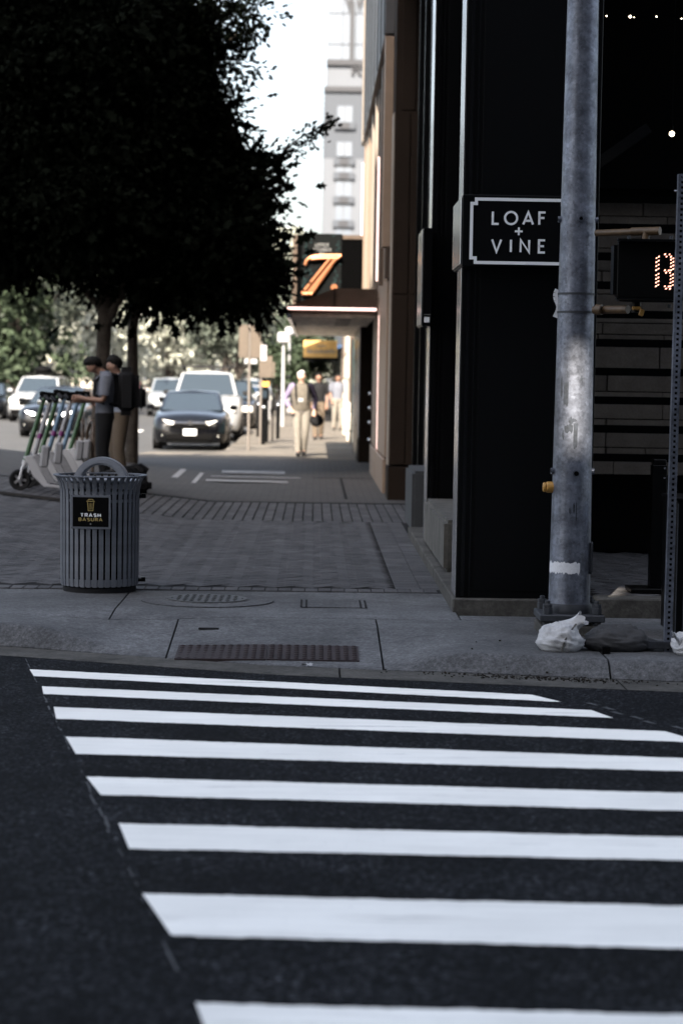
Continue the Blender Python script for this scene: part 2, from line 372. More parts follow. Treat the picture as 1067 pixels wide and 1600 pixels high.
# ------------------------------------------------------------------ helpers: capital letters drawn as pen strokes
def arc(cx, cy, rx, ry, a0, a1, n=10): return [(cx+rx*math.cos(R_(a0+(a1-a0)*i/n)), cy+ry*math.sin(R_(a0+(a1-a0)*i/n))) for i in range(n+1)]
GL = {
 'L': (.5, [[(0,1),(0,0),(.5,0)]]), 'O': (1., [arc(.5,.5,.5,.5,0,360,24)]),
 'A': (.8, [[(0,0),(.4,1),(.8,0)], [(.15,.3),(.65,.3)]]), 'F': (.5, [[(0,0),(0,1),(.5,1)], [(0,.55),(.42,.55)]]),
 'V': (.75, [[(0,1),(.375,0),(.75,1)]]), 'I': (0, [[(0,0),(0,1)]]), 'N': (.7, [[(0,0),(0,1),(.7,0),(.7,1)]]),
 'E': (.5, [[(.5,1),(0,1),(0,0),(.5,0)], [(0,.52),(.42,.52)]]), '+': (.6, [[(.3,.1),(.3,.9)], [(-.1,.5),(.7,.5)]]),
 'T': (.7, [[(0,1),(.7,1)], [(.35,1),(.35,0)]]), 'R': (.6, [[(0,0),(0,1),(.4,1)]+arc(.4,.75,.22,.25,90,-90,6)+[(0,.5)], [(.3,.5),(.62,0)]]),
 'S': (.6, [[(.58,.88)]+arc(.3,.75,.28,.25,40,270,9)[1:]+arc(.3,.25,.28,.25,90,-140,9)]),
 'H': (.65, [[(0,0),(0,1)], [(.65,0),(.65,1)], [(0,.5),(.65,.5)]]),
 'B': (.6, [[(0,0),(0,1),(.35,1)]+arc(.35,.76,.24,.24,90,-90,6)+[(0,.52)], [(.35,.52)]+arc(.35,.26,.27,.26,90,-90,6)+[(0,0)]]),
 'U': (.65, [[(0,1),(0,.32)]+arc(.325,.32,.325,.32,180,360,8)+[(.65,1)]]),
 'P': (.55, [[(0,0),(0,1),(.3,1)]+arc(.3,.74,.25,.26,90,-90,6)+[(0,.48)]]), 'W': (1.1, [[(0,1),(.28,0),(.55,1),(.82,0),(1.1,1)]]),
 '1': (.2, [[(0,.8),(.2,1),(.2,0)]]), '3': (.5, [[(0,1),(.5,1),(.5,0),(0,0)], [(.1,.5),(.5,.5)]]),
}
def text_width(s, h, gap): return sum(GL[c][0]*h for c in s if c != ' ')+gap*(len(s)-1)+sum(.4*h for c in s if c == ' ')
def letters(mb, s, cx, y, h, gap, wd, fn, a, b):
    x = cx-text_width(s, h, gap)/2
    for c in s:
        if c == ' ': x += .4*h+gap; continue
        wl, st = GL[c]
        for p in st: mb.stroke([(x+q[0]*h, y+q[1]*h) for q in p], fn, wd, a, b)
        x += wl*h+gap
def front(Y): return lambda u, v, t: (u, Y-t, v)     # a plane facing the camera side, t grows towards -Y
# ================================================================== GROUND
def Ye(X):                                   # where the crossed street's asphalt meets the gutter
    P = [(-30,16.6),(-8,13.75),(-1.9,12.88),(-.24,12.06),(2.05,11.49),(8,10.6),(30,7.)]
    for (a,b),(c,d) in zip(P, P[1:]):
        if X <= c: return b+(d-b)*(X-a)/(c-a)
    return P[-1][1]
def zr(Y): return .2-.0258*Y
def sst(a, b, x): t = min(1, max(0, (x-a)/(b-a))); return t*t*(3-2*t)
def zwalk(X, Y):
    s = Y-Ye(X); zg = zr(Ye(X))+.005-.012*min(s, .45)
    wr = sst(-1.85,-1.0,X)*(1-sst(.35,.95,X))
    zc = zg+(0-zg)*sst(.40,.56,s)
    zp = zg if s < .42 else zg*(1-min(1,(s-.42)/1.35))
    return zc*(1-wr)+zp*wr

g = MB(); g.add([(-900,-300,-.6),(900,-300,-.6),(900,2500,-.6),(-900,2500,-.6)], [(0,1,2,3)]); struct(g.build('ground', M['asphalt_far']))
# the street being crossed: crowned, falling towards the far gutter
g = MB(); xs = [-30,-20,-12,-8,-5,-3,-1.9,-.24,1,2.05,4,8,14,30]
for a, b in zip(xs, xs[1:]):
    g.add([(a,-4,zr(1)-.05),(b,-4,zr(1)-.05),(b,1,zr(1)),(a,1,zr(1)),(b,Ye(b)+.02,zr(Ye(b)+.02)),(a,Ye(a)+.02,zr(Ye(a)+.02))], [(0,1,2,3),(3,2,4,5)])
    g.add([(a,-13,-.1),(b,-13,-.1),(b,-4,zr(1)-.05),(a,-4,zr(1)-.05)], [(0,1,2,3)])
road = struct(g.build('crossed_street', M['asphalt']))
g = MB(); g.add([(-26,13,-.16),(-7.4,13,-.16),(-7.4,41,-.16),(-1.9,41,-.16),(-1.9,420,-.16),(-26,420,-.16)], [(0,1,2,3,4,5)])
main_st = struct(g.build('main_street', M['asphalt_far']))

# zebra stripes, from where they lie on the road: left end top/bottom, then top/bottom at picture column 620
ST = [((46,1046.8),(54,1057.4),1075.9,1085.3), ((63.7,1073.3),(68.5,1085.4),1097.5,1108.7), ((84.5,1105.8),(91,1124.3),1127.1,1144),
      ((110,1152.3),(119.5,1179),1170.2,1193.5), ((140,1215),(154.5,1243),1228.3,1255.9), ((183,1288.4),(200.8,1327.6),1299,1336.6),
      ((232.6,1398.4),(261.3,1463.7),1407.4,1472.8), ((305,1570),(345,1660),1577.4,1668)]
def road_pt(x, y, dz=.004): return (x, y, zr(y)+dz)
for lt, lb, yt, yb in ST:
    a0, a1 = RD(*lt), RD(620, yt); b0, b1 = RD(*lb), RD(620, yb)
    g = MB(); n = 160; top = []; bot = []
    for i in range(n+1):
        t = i/n
        for (p, q, out) in ((a0,a1,top),(b0,b1,bot)):
            k_ = (q.y-p.y)/(q.x-p.x); xe = 1.235
            for _ in range(6): xe = 1.235+.35*(11.18-(p.y+k_*(xe-p.x)))      # right edge of the crosswalk
            x = p.x+(xe-p.x)*t; y = p.y+k_*(x-p.x)
            y += rng.uniform(-.004,.004)+.007*mnoise.noise((x*6,p.y*7,0))+.006*mnoise.noise((x*25,p.y*9,3))
            if i in (0,n): x += rng.uniform(-.02,.02)
            out.append(road_pt(x, y))
    for i in range(n): g.add([top[i],top[i+1],bot[i+1],bot[i]], [(0,1,2,3)])
    g.build('crosswalk_stripe', M['paint'], road)
# ghost of an older line along both ends of the stripes
g = MB()
for lt, lb, *_ in ST[:]:
    pass
L0, L1 = RD(40,1030), RD(318,1600)
k = 0
while k < 60:
    if rng.random() < .35: k += 1; continue
    t0 = k/60; ln = rng.uniform(.3,1.6)/60; p = L0.lerp(L1, t0); q = L0.lerp(L1, min(1,t0+ln)); wd = rng.uniform(.003,.010); o = rng.uniform(-.008,.006); o2 = o+rng.uniform(-.004,.004)
    g.add([road_pt(p.x+o,p.y,.003),road_pt(p.x+wd+o,p.y,.003),road_pt(q.x+wd+o2,q.y,.003),road_pt(q.x+o2,q.y,.003)], [(0,1,2,3)])
    k += rng.uniform(.5,1.8)
for k in range(26):
    y = 11.3-k*.17; x = 1.36+.33*(11.18-y)+rng.uniform(-.03,.03)
    if rng.random() < .6: g.add([road_pt(x,y,.003),road_pt(x+.03,y,.003),road_pt(x+.02+.04,y-.1,.003),road_pt(x+.04,y-.1,.003)], [(0,1,2,3)])
g.build('worn_edge_line', M['worn_paint'], road)

# concrete corner: gutter, kerb, ramp and slabs, each slab its own piece over a dark bed
g = MB(); g.add([(-9,13,-.19),(9,9.5,-.19),(9,15.8,-.02),(-9,15.8,-.02)], [(0,1,2,3)])
corner = struct(g.build('pavement', M['joint']))
def slab(x0, x1, ylo, yhi, name='concrete_slab', m='concrete', nx=None):
    g = MB(); gap = .006; x0 += gap; x1 -= gap
    nx = nx or max(2, int((x1-x0)/.09)); ny = max(3, int((yhi((x0+x1)/2)-ylo((x0+x1)/2))/.035))
    ny = min(ny, 46)
    vs = []
    for j in range(ny+1):
        for i in range(nx+1):
            X = x0+(x1-x0)*i/nx; a, b = ylo(X)+gap, yhi(X)-gap; Y = a+(b-a)*j/ny
            z = zwalk(X, Y)
            if i in (0,nx) or j in (0,ny): z -= .004
            vs.append((X, Y, z+.0012*mnoise.noise((X*9,Y*9,1))))
    fs = [(j*(nx+1)+i, j*(nx+1)+i+1, (j+1)*(nx+1)+i+1, (j+1)*(nx+1)+i) for j in range(ny) for i in range(nx)]
    b = len(vs)
    rim = [i for i in range(nx+1)]+[(j+1)*(nx+1)+nx for j in range(ny)]+[ny*(nx+1)+nx-1-i for i in range(nx)]+[(ny-1-j)*(nx+1) for j in range(ny-1)]
    for i in rim: x,y,z = vs[i]; vs.append((x,y,z-.05))
    m_ = len(rim)
    fs += [(rim[k], b+k, b+(k+1)%m_, rim[(k+1)%m_]) for k in range(m_)]
    g.add(vs, fs); o = g.build(name, M[m], corner, smooth=True); return o
YB = lambda X: 14.0+.02*X
YP = lambda X: 15.72+.035*(X+.3)
for a, b in ((-6,-3.4),(-3.4,-.88),(-.88,.43),(.43,1.72),(1.72,3.4),(3.4,6)):
    slab(a, b, lambda X: Ye(X)+.42, YB)
for a, b in ((-6,-3),(-3,-1.34),(-1.34,1.0)): slab(a, b, YB, YP)
slab(1.0, 3.2, YB, lambda X: 14.3); slab(3.2, 6, YB, lambda X: 14.3)
for a, b in ((-6,-2.6),(-2.6,.17),(.17,1.75),(1.75,4),(4,6)): slab(a, b, lambda X: Ye(X), lambda X: Ye(X)+.42, 'gutter_slab', 'concrete_old')
# tactile warning plates with rows of domes
for k in range(2):
    x0 = -.82+k*.558; x1 = x0+.553
    g = MB(); ty = lambda x: 12.68-.15*(x+.82)/1.1
    P = [(x,y,zwalk(x,y)+.009) for x,y in ((x0,ty(x0)),(x1,ty(x1)),(x1,ty(x1)+.42),(x0,ty(x0)+.42))]
    g.add([(x,y,z-.02) for x,y,z in P]+P, [(4,5,6,7),(0,1,5,4),(1,2,6,5),(2,3,7,6),(3,0,4,7)])
    tp = g.build('tactile_plate', M['tactile'], corner)
    g = MB()
    for i in range(11):
        for j in range(8):
            x = x0+.026+i*.05; y = ty(x)+.03+j*.052; z = zwalk(x,y)+.009
            g.lathe([(.017,0),(.013,.006),(.006,.0075)], (x,y,z), 7)
    stuff(g.build('dome', M['tactile'], tp))
# round access cover and small hand-hole cover let into the slabs
def zc(x,y): return zwalk(x,y)
mh = struct(MB().lathe([(.001,.0),(.47,.0),(.47,.006),(.30,.007),(.295,.012),(.001,.012)][::-1], (-.74,14.98,.002), 40).build('manhole_surround', M['concrete'], None, smooth=True))
g = MB().lathe([(.001,.016),(.285,.016),(.285,.0)], (-.74,14.98,.004), 36)
c = g.build('manhole_cover', M['iron'], mh)
g = MB()
for i in range(-5,6):
    for j in range(-5,6):
        if i*i+j*j < 26: g.obox((-.74+i*.05,14.98+j*.05,.021), (.03,.012,.006), Matrix.Rotation((i+j)%2*math.pi/2,3,'Z'))
stuff(g.build('cover_ribs', M['iron'], c))
g = MB().box(-.07,.38,14.62,15.06,.001,.006); hh = struct(g.build('utility_lid', M['concrete']))
for x in (-.07,-.035,.345,.38): MB().box(x-.007,x+.007,14.6,15.08,.0065,.009).build('lid_slot', M['joint'], hh)
MB().obox((-.66,13.6,zwalk(-.66,13.6)+.004), (.13,.05,.008)).build('bare_patch', M['joint'], corner)

# ---- plaza of pavers beyond the concrete
def pz(X, Y): return .105*max(0,-1.3-X)*sst(16.3,21,Y)*(1-sst(33,41.2,Y))     # the plaza climbs gently towards the street on the left
def sheet(x0, x1, y0, y1, dz, nx=18, ny=22, depth=0):
    g = MB(); vs = [(x0+(x1-x0)*i/nx, y0+(y1-y0)*j/ny) for j in range(ny+1) for i in range(nx+1)]
    g.add([(x,y,pz(x,y)+dz) for x,y in vs], [(j*(nx+1)+i,j*(nx+1)+i+1,(j+1)*(nx+1)+i+1,(j+1)*(nx+1)+i) for j in range(ny) for i in range(nx)]); return g
plaza = struct(sheet(-8,1.3,15.72,27.2,-.005,40,50).build('plaza_paving', M['joint'], smooth=True))
def paver_mesh(w_, l_, name='brick', h=.02, c=.004):
    a, b = w_/2, l_/2
    v = [(-a,-b,-h),(a,-b,-h),(a,b,-h),(-a,b,-h),(-a,-b,-c),(a,-b,-c),(a,b,-c),(-a,b,-c),(-a+c,-b+c,0),(a-c,-b+c,0),(a-c,b-c,0),(-a+c,b-c,0)]
    f = [(8,9,10,11)]+[(i,(i+1)%4,4+(i+1)%4,4+i) for i in range(4)]+[(4+i,4+(i+1)%4,8+(i+1)%4,8+i) for i in range(4)]
    return v, f
slots = []                                            # (x, y, w, l)
x = -5.2
while x < .98: slots.append((x, 15.86+.035*(x+.3), .094, .2)); x += .1
Y0 = 16.0
# right-hand border course laid across, then a herringbone field
y = Y0+.06
while y < 23.5: 
    slots += [(.735, y, .186, .095), (.91, y, .156, .095)]; y += .1
def herring(x0, x1, y0, y1):
    out = []; n = int((x1-x0)/.1); m = int((y1-y0)/.1); used = set()
    for j in range(m):
        for i in range(n):
            k = (i-j) % 4
            if k == 0 and i+1 < n: out.append((x0+(i+1)*.1, y0+j*.1+.05, .199, .099))
            if k == 2 and j+1 < m: out.append((x0+i*.1+.05, y0+(j+1)*.1, .099, .199))
            if k == 0 and i+1 >= n: out.append((x0+i*.1+.05, y0+j*.1+.05, .099, .099))
            if k == 2 and j+1 >= m: out.append((x0+i*.1+.05, y0+j*.1+.05, .099, .099))
            if k == 1 and i == 0: out.append((x0+.05, y0+j*.1+.05, .099, .099))
            if k == 3 and j == 0: out.append((x0+i*.1+.05, y0+.05, .099, .099))
    return out
c45 = math.cos(math.pi/4)                            # herringbone laid at 45 degrees
for i in range(-60,60):
    for j in range(-60,60):
        k = (i-j) % 4
        if k == 0: cx_, cy_, rz_ = (i+1)*.1, j*.1+.05, math.pi/2
        elif k == 3: cx_, cy_, rz_ = i*.1+.05, (j+1)*.1, 0
        else: continue
        X_ = -1.9+(cx_-cy_)*c45; Y_ = 19.75+(cx_+cy_)*c45
        if -4.55 < X_ < .60 and 16.06 < Y_ < 23.5: slots.append((X_, Y_, .0925, .1925, rz_+math.pi/4))
x = -2.35
while x < 1.28:
    for j in range(8): slots.append((x+.056, 23.75+j*.42, .096, .40))
    x += .112
y = 23.6
while y < 27:                                        # stack-bond flank left of the band
    for i in range(26): slots.append((-2.5-i*.1, y, .094, .19))
    y += .2
cache = {}
def near_key(s): return s[1] if -2.3 < s[0] else s[1]+6
slots.sort(key=near_key)
gs = MB(); cnt = 0
for sx, sy, w_, l_, *rr in slots:
    rz_ = rr[0] if rr else 0; cz_, sz_ = math.cos(rz_), math.sin(rz_)
    dz = rng.uniform(-.0015,.0015)
    if cnt < 300 and -2.6 < sx:
        key = (round(w_,3), round(l_,3))
        if key not in cache:
            m_ = MB(); m_.add(*paver_mesh(*key)); cache[key] = m_.mesh('brick'); cache[key].materials.append(M['paver'])
        o = link('brick', cache[key], None, plaza); o.location = (sx, sy, .002+dz+pz(sx,sy)); o.rotation_euler = (rng.uniform(-.004,.004)+(pz(sx,sy+.1)-pz(sx,sy-.1))/.2, rng.uniform(-.004,.004)-(pz(sx+.05,sy)-pz(sx-.05,sy))/.1, 0)
        if rr: o.rotation_euler = (o.rotation_euler.to_matrix() @ Matrix.Rotation(rz_+rng.uniform(-.006,.006),3,'Z')).to_euler()
        cnt += 1
    else:
        v, f = paver_mesh(w_, l_); v = [(a*cz_-b*sz_, a*sz_+b*cz_, c_) for a,b,c_ in v]; gs.add([(a+sx, b+sy, c_+.002+dz+pz(a+sx,b+sy)) for a,b,c_ in v], f)
stuff(gs.build('paver_field', M['paver_stuff'], plaza))
# farther paving, joints too small to see singly
m = mat('far_paving', (.075,.07,.068), .8, spec=.3, var=[(.9,.25),(5,.2)], space='World')
t = m.node_tree; b = t.nodes['Principled BSDF']; bk = t.nodes.new('ShaderNodeTexBrick'); gp = t.nodes.new('ShaderNodeNewGeometry')
t.links.new(gp.outputs['Position'], bk.inputs['Vector']); bk.inputs['Scale'].default_value = 1; bk.inputs['Brick Width'].default_value = .2; bk.inputs['Row Height'].default_value = .1
bk.inputs['Mortar Size'].default_value = .006; bk.inputs['Color1'].default_value = (.07,.064,.062,1); bk.inputs['Color2'].default_value = (.045,.042,.042,1); bk.inputs['Mortar'].default_value = (.02,.02,.02,1)
t.links.new(bk.outputs[0], b.inputs['Base Color'])
far_pl = struct(sheet(-8,1.3,27.2,41.6,0).build('paved_crossing', m, smooth=True))
sheet(-7.3,-2.45,27.2,27.5,.006,10,2).build('edging_strip', M['paver_stuff'], far_pl)
def mark(q):
    P = [G(*p) for p in q]; MB().add([(p.x,p.y,pz(p.x,p.y)+.006) for p in P], [(0,1,2,3)]).build('white_marking', M['pale_paint'], far_pl)
for q in ([(347,741),(445,741),(445,737),(347,737)], [(322,755),(450,755),(450,753),(322,753)], [(330,748),(470,748),(470,747),(330,747)], [(299,760),(306,760),(319,744),(313,744)], [(268,755),(278,755),(292,741),(283,741)]): mark(q)
MB().box(.42,.46,28,34,.001,.004).build('border_joint', M['joint'], far_pl); MB().box(.0,.95,33.9,33.97,.001,.004).build('border_joint', M['joint'], far_pl)
struct(MB().box(-7.5,1.3,41.6,42.0,-.3,.003).build('kerb', M['concrete_far']))
# dark strip laid for the band of shadow below the scooters
bed = struct(sheet(-6.4,-2.75,23.7,24.15,.012,10,3).build('shadow_strip', M['grit_and_shadow'], smooth=True))
# sunlit pavement of the next block, its corner rounding into the street
g = MB(); pts = [(1.3,42.0),(1.3,130),(-1.95,130),(-1.95,47.5)]+[(-3.45+1.5*math.cos(R_(a)), 46+1.5*math.sin(R_(a)) ) for a in (0,-30,-60,-90)]+[(-3.9,42.0)]
g.prism(pts, lambda u,v,t: (u,v,t), -.3, 0.); nw = struct(g.build('far_pavement', M['concrete_far']))
for k in range(9): MB().box(-1.9,1.0,48+k*3.,48.03+k*3,.001,.004).build('pavement_joint', M['joint'], nw)
MB().add([(-9.5,45.2,-.155),(-3.6,45.2,-.155),(-3.6,46.6,-.155),(-9.5,46.6,-.155)], [(0,1,2,3)]).build('sun_band', M['paint'], main_st)  # white strip laid for the sunlit band across the street
for k in range(12):
    y = 56+k*9; MB().add([(-5.6,y,-.155),(-5.45,y,-.155),(-5.45,y+3,-.155),(-5.6,y+3,-.155)], [(0,1,2,3)]).build('lane_line', M['paint'], main_st)
struct(MB().box(-34,-26,13,420,-.3,0).build('opposite_pavement', M['concrete_far']))
# grit and leaf litter in the gutter and beside the sandbags
g = MB()
for k in range(330):
    X = rng.gauss(1.35,.33) if k < 520 else rng.uniform(-2,2); s = abs(rng.gauss(.30,.05)) if k < 318 else rng.uniform(.2,1.5)
    Y = Ye(X)+s; z = zwalk(X,Y)+.004; r = rng.uniform(.0015,.0065)
    g.obox((X,Y,z), (r*2,r*1.4,r), Matrix.Rotation(rng.uniform(0,6.3),3,'Z') @ Matrix.Rotation(rng.uniform(-.5,.5),3,'X'))
stuff(tag(g.build('gutter_litter', M['grit_and_shadow']), 'brown leaf litter and grit lying along the gutter', 'debris'))
g = MB()
for k in range(7):
    a = k/7*6.28; g.add([(0,0,.012),(.035*math.cos(a),.03*math.sin(a),.004),(.035*math.cos(a+.9),.03*math.sin(a+.9),.02)], [(0,1,2)])
lf = g.build('paper_scrap', M['bag_white']); lf.location = (-.02,12.42,zwalk(-.02,12.42)); tag(lf, 'pale crumpled scrap on the concrete in front of the tactile strip', 'litter')
# ================================================================== BUILDINGS ON THE RIGHT
def W(root): return dict(parent=root, world=True)
# ---- black restaurant building on the corner
rb = thing('restaurant_building', 'black clad corner restaurant with a slim pillar, open patio and pale strips laid as reflections', 'building', (.98,14.5,0))
MB().box(.975,1.95,14.5,21.6,-.1,.09).build('base_plinth', M['concrete_old'], bevel=.008, **W(rb))
MB().box(1.95,6.2,14.38,14.62,-.1,.12).build('patio_kerb', M['concrete_old'], bevel=.01, **W(rb))
for k,(x0,x1,y0,y1) in enumerate(((1.0,1.93,14.58,15.0),(1.06,2.1,19.62,20.1))):
    p = MB().box(x0,x1,y0,y1,.09,6.7).build('pillar', M['black_metal'], bevel=.004, **W(rb))
    MB().box(x0-.007,x0-.001,y0+.02,y1-.02,.1,6.7).build('reflection_strip', M['steel_sheen'], bevel=.002, **W(p))  # pale plate standing for the bright reflection on the gloss black side
    for a,b in ((x0+.03,x0+.055),(x0+.085,x0+.095),(x1-.05,x1-.03)):
        MB().box(a,b,y0-.012,y0-.001,.1,6.7).build('cover_strip', M['black_gloss'], **W(p))
    MB().box(x0+.12,x1-.08,y0-.007,y0-.001,.14,2.3).build('panel', M['black_metal'], bevel=.003, **W(p))
    MB().box(x0+.12,x1-.08,y0-.007,y0-.001,2.32,6.68).build('panel', M['black_metal'], bevel=.003, **W(p))
MB().box(1.62,1.7,15.0,19.6,.09,6.7).build('window_wall', M['black_gloss'], **W(rb))
MB().box(1.3,1.4,20.1,27.9,.0,6.7).build('side_wall', M['black_gloss'], **W(rb))
for k in range(5): MB().box(1.24,1.299,21+k*1.4,21.08+k*1.4,0,6.7).build('mullion', M['black_metal'], **W(rb))
MB().box(.99,6.2,14.58,27.9,6.71,17).build('upper_storeys', M['black_matte'], **W(rb))
MB().box(1.94,6.2,18.72,18.9,.0,6.7).build('back_wall', M['black_matte'], **W(rb))
MB().box(1.94,6.0,18.2,18.4,3.26,3.5).build('beam', M['black_matte'], **W(rb))
MB().bar(U(915,268,18.1),U(1012,200,18.1),.09,.09).build('brace', M['black_gloss'], **W(rb))
MB().box(1.71,1.93,15.0,18.72,.09,6.7).build('inner_wall', M['black_matte'], **W(rb))
for k in range(10):
    z = .95+k*.2478
    MB().box(1.94,5.9,18.27,18.33,z-.034,z+.034).build('slat', M['black_matte'], bevel=.003, **W(rb))
for x in (1.97,4.2,5.85): MB().box(x,x+.06,18.34,18.4,.12,3.25).build('slat_post', M['black_matte'], **W(rb))
# stone wall behind the slats: courses of uneven height
sw = thing('stone_wall', 'wall of long tan limestone blocks behind black horizontal slats in the patio', 'wall', (2,18.55,.12))
MB().box(1.94,5.9,18.5,18.7,.12,.785).build('dark_base', M['black_matte'], **W(sw))
MB().box(1.94,5.9,18.6,18.7,.785,3.2).build('mortar_bed', M['joint'], **W(sw))
z = .79
while z < 3.1:
    h = rng.choice([.10,.14,.2,.25,.24]); h = min(h, 3.18-z)
    x = 1.94-rng.uniform(0,.6)
    while x < 4.4:
        L_ = rng.uniform(.35,1.0)*(1 if h > .12 else .8); d = rng.uniform(0,.015)
        if x+L_ > 1.96: MB().box(max(x,1.945)+.004,x+L_-.004,18.53-d,18.62,z+.004,z+h-.004).build('stone', M['limestone'], bevel=.004, **W(sw))
        x += L_
    z += h
# patio floor of bricks laid diagonally
pf = struct(MB().box(1.95,6.0,14.62,18.5,-.1,.098).build('patio_floor', M['joint']))
bm_ = MB(); bm_.add(*paver_mesh(.092,.192)); pme = bm_.mesh('brick'); pme.materials.append(M['paver'])
c45 = math.cos(math.pi/4)
for i in range(-30,30):
    for j in range(-30,30):
        k = (i-j) % 4
        if k == 0: cx, cy, rz = (i+1)*.1, j*.1+.05, math.pi/2
        elif k == 3: cx, cy, rz = i*.1+.05, (j+1)*.1, 0
        else: continue
        X = 2.6+(cx-cy)*c45; Y = 16.5+(cx+cy)*c45
        if 2.02 < X < 3.25 and 14.72 < Y < 18.4:
            o = link('brick', pme, None, pf); o.location = (X, Y, .112+rng.uniform(-.002,.002)); o.rotation_euler = (rng.uniform(-.008,.008),rng.uniform(-.008,.008),rz+math.pi/4)
# string lights in the patio
st = thing('string_lights', 'thin cords with tiny glowing bulbs strung high in the dark patio', 'lights', (2.5,17,4.5))
px = [(947,25,.006),(984,26,.011),(990,27,.004),(1025,26,.006),(1064,29,.005)]
pts = [U(a,b-4,17) for a,b,_ in [(900,24,0)]+px+[(1200,34,0)]]
MB().tube(pts, .004, 5).build('cord', M['black_matte'], **W(st))
for a,b,r in px: MB().ball(U(a,b,17), r, n=8, m=6).build('bulb', M['bulb_glow'], smooth=True, **W(st))
hb_ = thing('hanging_bulb', 'single round glowing bulb hanging on a cord in the patio gloom', 'light bulb', U(1049,209,16.5))
p = U(1049,209,16.5); MB().ball(p, .021, n=12, m=8).build('glass_bulb', M['bulb_glow'], smooth=True, **W(hb_))
MB().cyl(p+Vector((0,0,.026)), p+Vector((0,0,.06)), .012, n=8).build('socket', M['black_matte'], **W(hb_))
MB().cyl(p+Vector((0,0,.06)), (p.x,p.y,6.7), .003, n=5).build('cord', M['black_matte'], **W(hb_))
# concrete blocks in front of the black wall
cb = thing('concrete_block', 'long rain-streaked concrete bench block beside the near black pillar', 'concrete block', (1.3,18,.09), group='concrete blocks along the restaurant')
MB().box(1.03,1.6,16.5,19.55,.09,.50).build('block', M['planter'], bevel=.03, seg=2, **W(cb))
cb2 = thing('concrete_block', 'taller dark grey concrete block beyond the second black pillar', 'concrete block', (1.3,22.5,0), group='concrete blocks along the restaurant')
MB().box(1.03,1.29,22.0,23.6,0,.645).build('block', M['planter_dark'], bevel=.03, seg=2, **W(cb2))

# ---- sign on the corner pillar
ls = thing('shop_sign', 'black box sign with white notched border reading LOAF + VINE on the corner pillar', 'sign', (1.36,14.35,2.36))
YS = 14.36
x0, x1 = U(722,360,YS).x, U(898,360,YS).x; zb, zt = U(800,417,YS).z, U(800,305,YS).z
MB().box(x0,x1,YS,15.2,zb,zt).build('case', M['black_metal'], bevel=.004, **W(ls))
MB().box(x0-.012,x0-.001,YS+.02,15.18,zb+.015,zt-.015).build('sheen_panel', M['steel_sheen'], bevel=.003, **W(ls))  # pale metal put in for the reflection on the glossy case side
F_ = front(YS)
l, r = U(736,360,YS).x, U(884,360,YS).x; b, t = U(800,411,YS).z, U(800,312,YS).z; n_ = .03
P = [(l+n_,b),(r-n_,b),(r-n_,b+n_),(r,b+n_),(r,t-n_),(r-n_,t-n_),(r-n_,t),(l+n_,t),(l+n_,t-n_),(l,t-n_),(l,b+n_),(l+n_,b+n_),(l+n_,b)]
MB().stroke(P, F_, .021, .001, .006).build('border', M['white_print'], **W(ls))
cx = (l+r)/2
for s, yy, gp_ in (('LOAF',350.5,.042),('VINE',394.,.066)):
    x = cx-text_width(s, .082, gp_)/2
    for ch_ in s:                                          # each letter its own raised piece
        wl = GL[ch_][0]*.082; g = MB(); letters(g, ch_, x+wl/2, U(810,yy,YS).z, .082, 0, .0145, F_, .001, .006); g.build('letter', M['white_print'], **W(ls)); x += wl+gp_
z = U(810,361.5,YS).z; o_ = (.0065,.026)
MB().prism([(cx-.0065,z-.026),(cx+.0065,z-.026),(cx+.0065,z-.0065),(cx+.026,z-.0065),(cx+.026,z+.0065),(cx+.0065,z+.0065),(cx+.0065,z+.026),(cx-.0065,z+.026),(cx-.0065,z+.0065),(cx-.026,z+.0065),(cx-.026,z-.0065),(cx-.0065,z-.0065)], F_, .001, .006).build('plus_sign', M['white_print'], **W(ls))
# slim blade box on the second pillar
bs = thing('blade_sign', 'slim tall black box with a small pale square near its foot on the second pillar', 'sign', (1.0,19.5,2.09))
MB().box(.965,1.052,19.3,20.1,2.085,2.975).build('case', M['black_gloss'], bevel=.005, **W(bs))
MB().box(.955,.964,19.32,20.08,2.1,2.96).build('sheen_panel', M['steel_sheen'], bevel=.002, **W(bs))
MB().box(.985,1.033,19.292,19.299,2.12,2.168).build('pale_square', M['white_print'], **W(bs))
MB().box(.98,1.04,19.294,19.299,2.187,2.192).build('thin_line', M['grey_print'], **W(bs))

# ---- brown panelled building beyond it
bb = thing('brown_building', 'brown metal panelled building with tan fins, pink neon lines and grey upper storeys', 'building', (1,28,0))
MB().box(1.0,9,28.0,28.9,.46,18).build('corner_pier', M['brown_panel'], bevel=.006, **W(bb))
MB().box(.985,9,27.97,28.9,-.1,.44).build('pier_base', M['brown_panel'], bevel=.01, **W(bb))
for (x0,x1,z0,z1) in ((1.02,1.20,.47,2.7),(1.23,2.4,.47,2.7),(1.02,1.20,2.73,5.1),(1.23,2.4,2.73,5.1),(1.08,1.26,5.13,8.6),(1.29,2.4,5.13,8.6)):
    MB().box(x0,x1,27.985,27.999,z0,z1).build('panel', M['brown_panel'], bevel=.004, **W(bb))
MB().box(.98,.999,28.0,28.5,.46,5.1).build('edge_strip', M['cream_trim'], bevel=.003, **W(bb))
MB().box(1.12,9,28.9,43,0,6.5).build('wall', M['black_matte'], **W(bb))
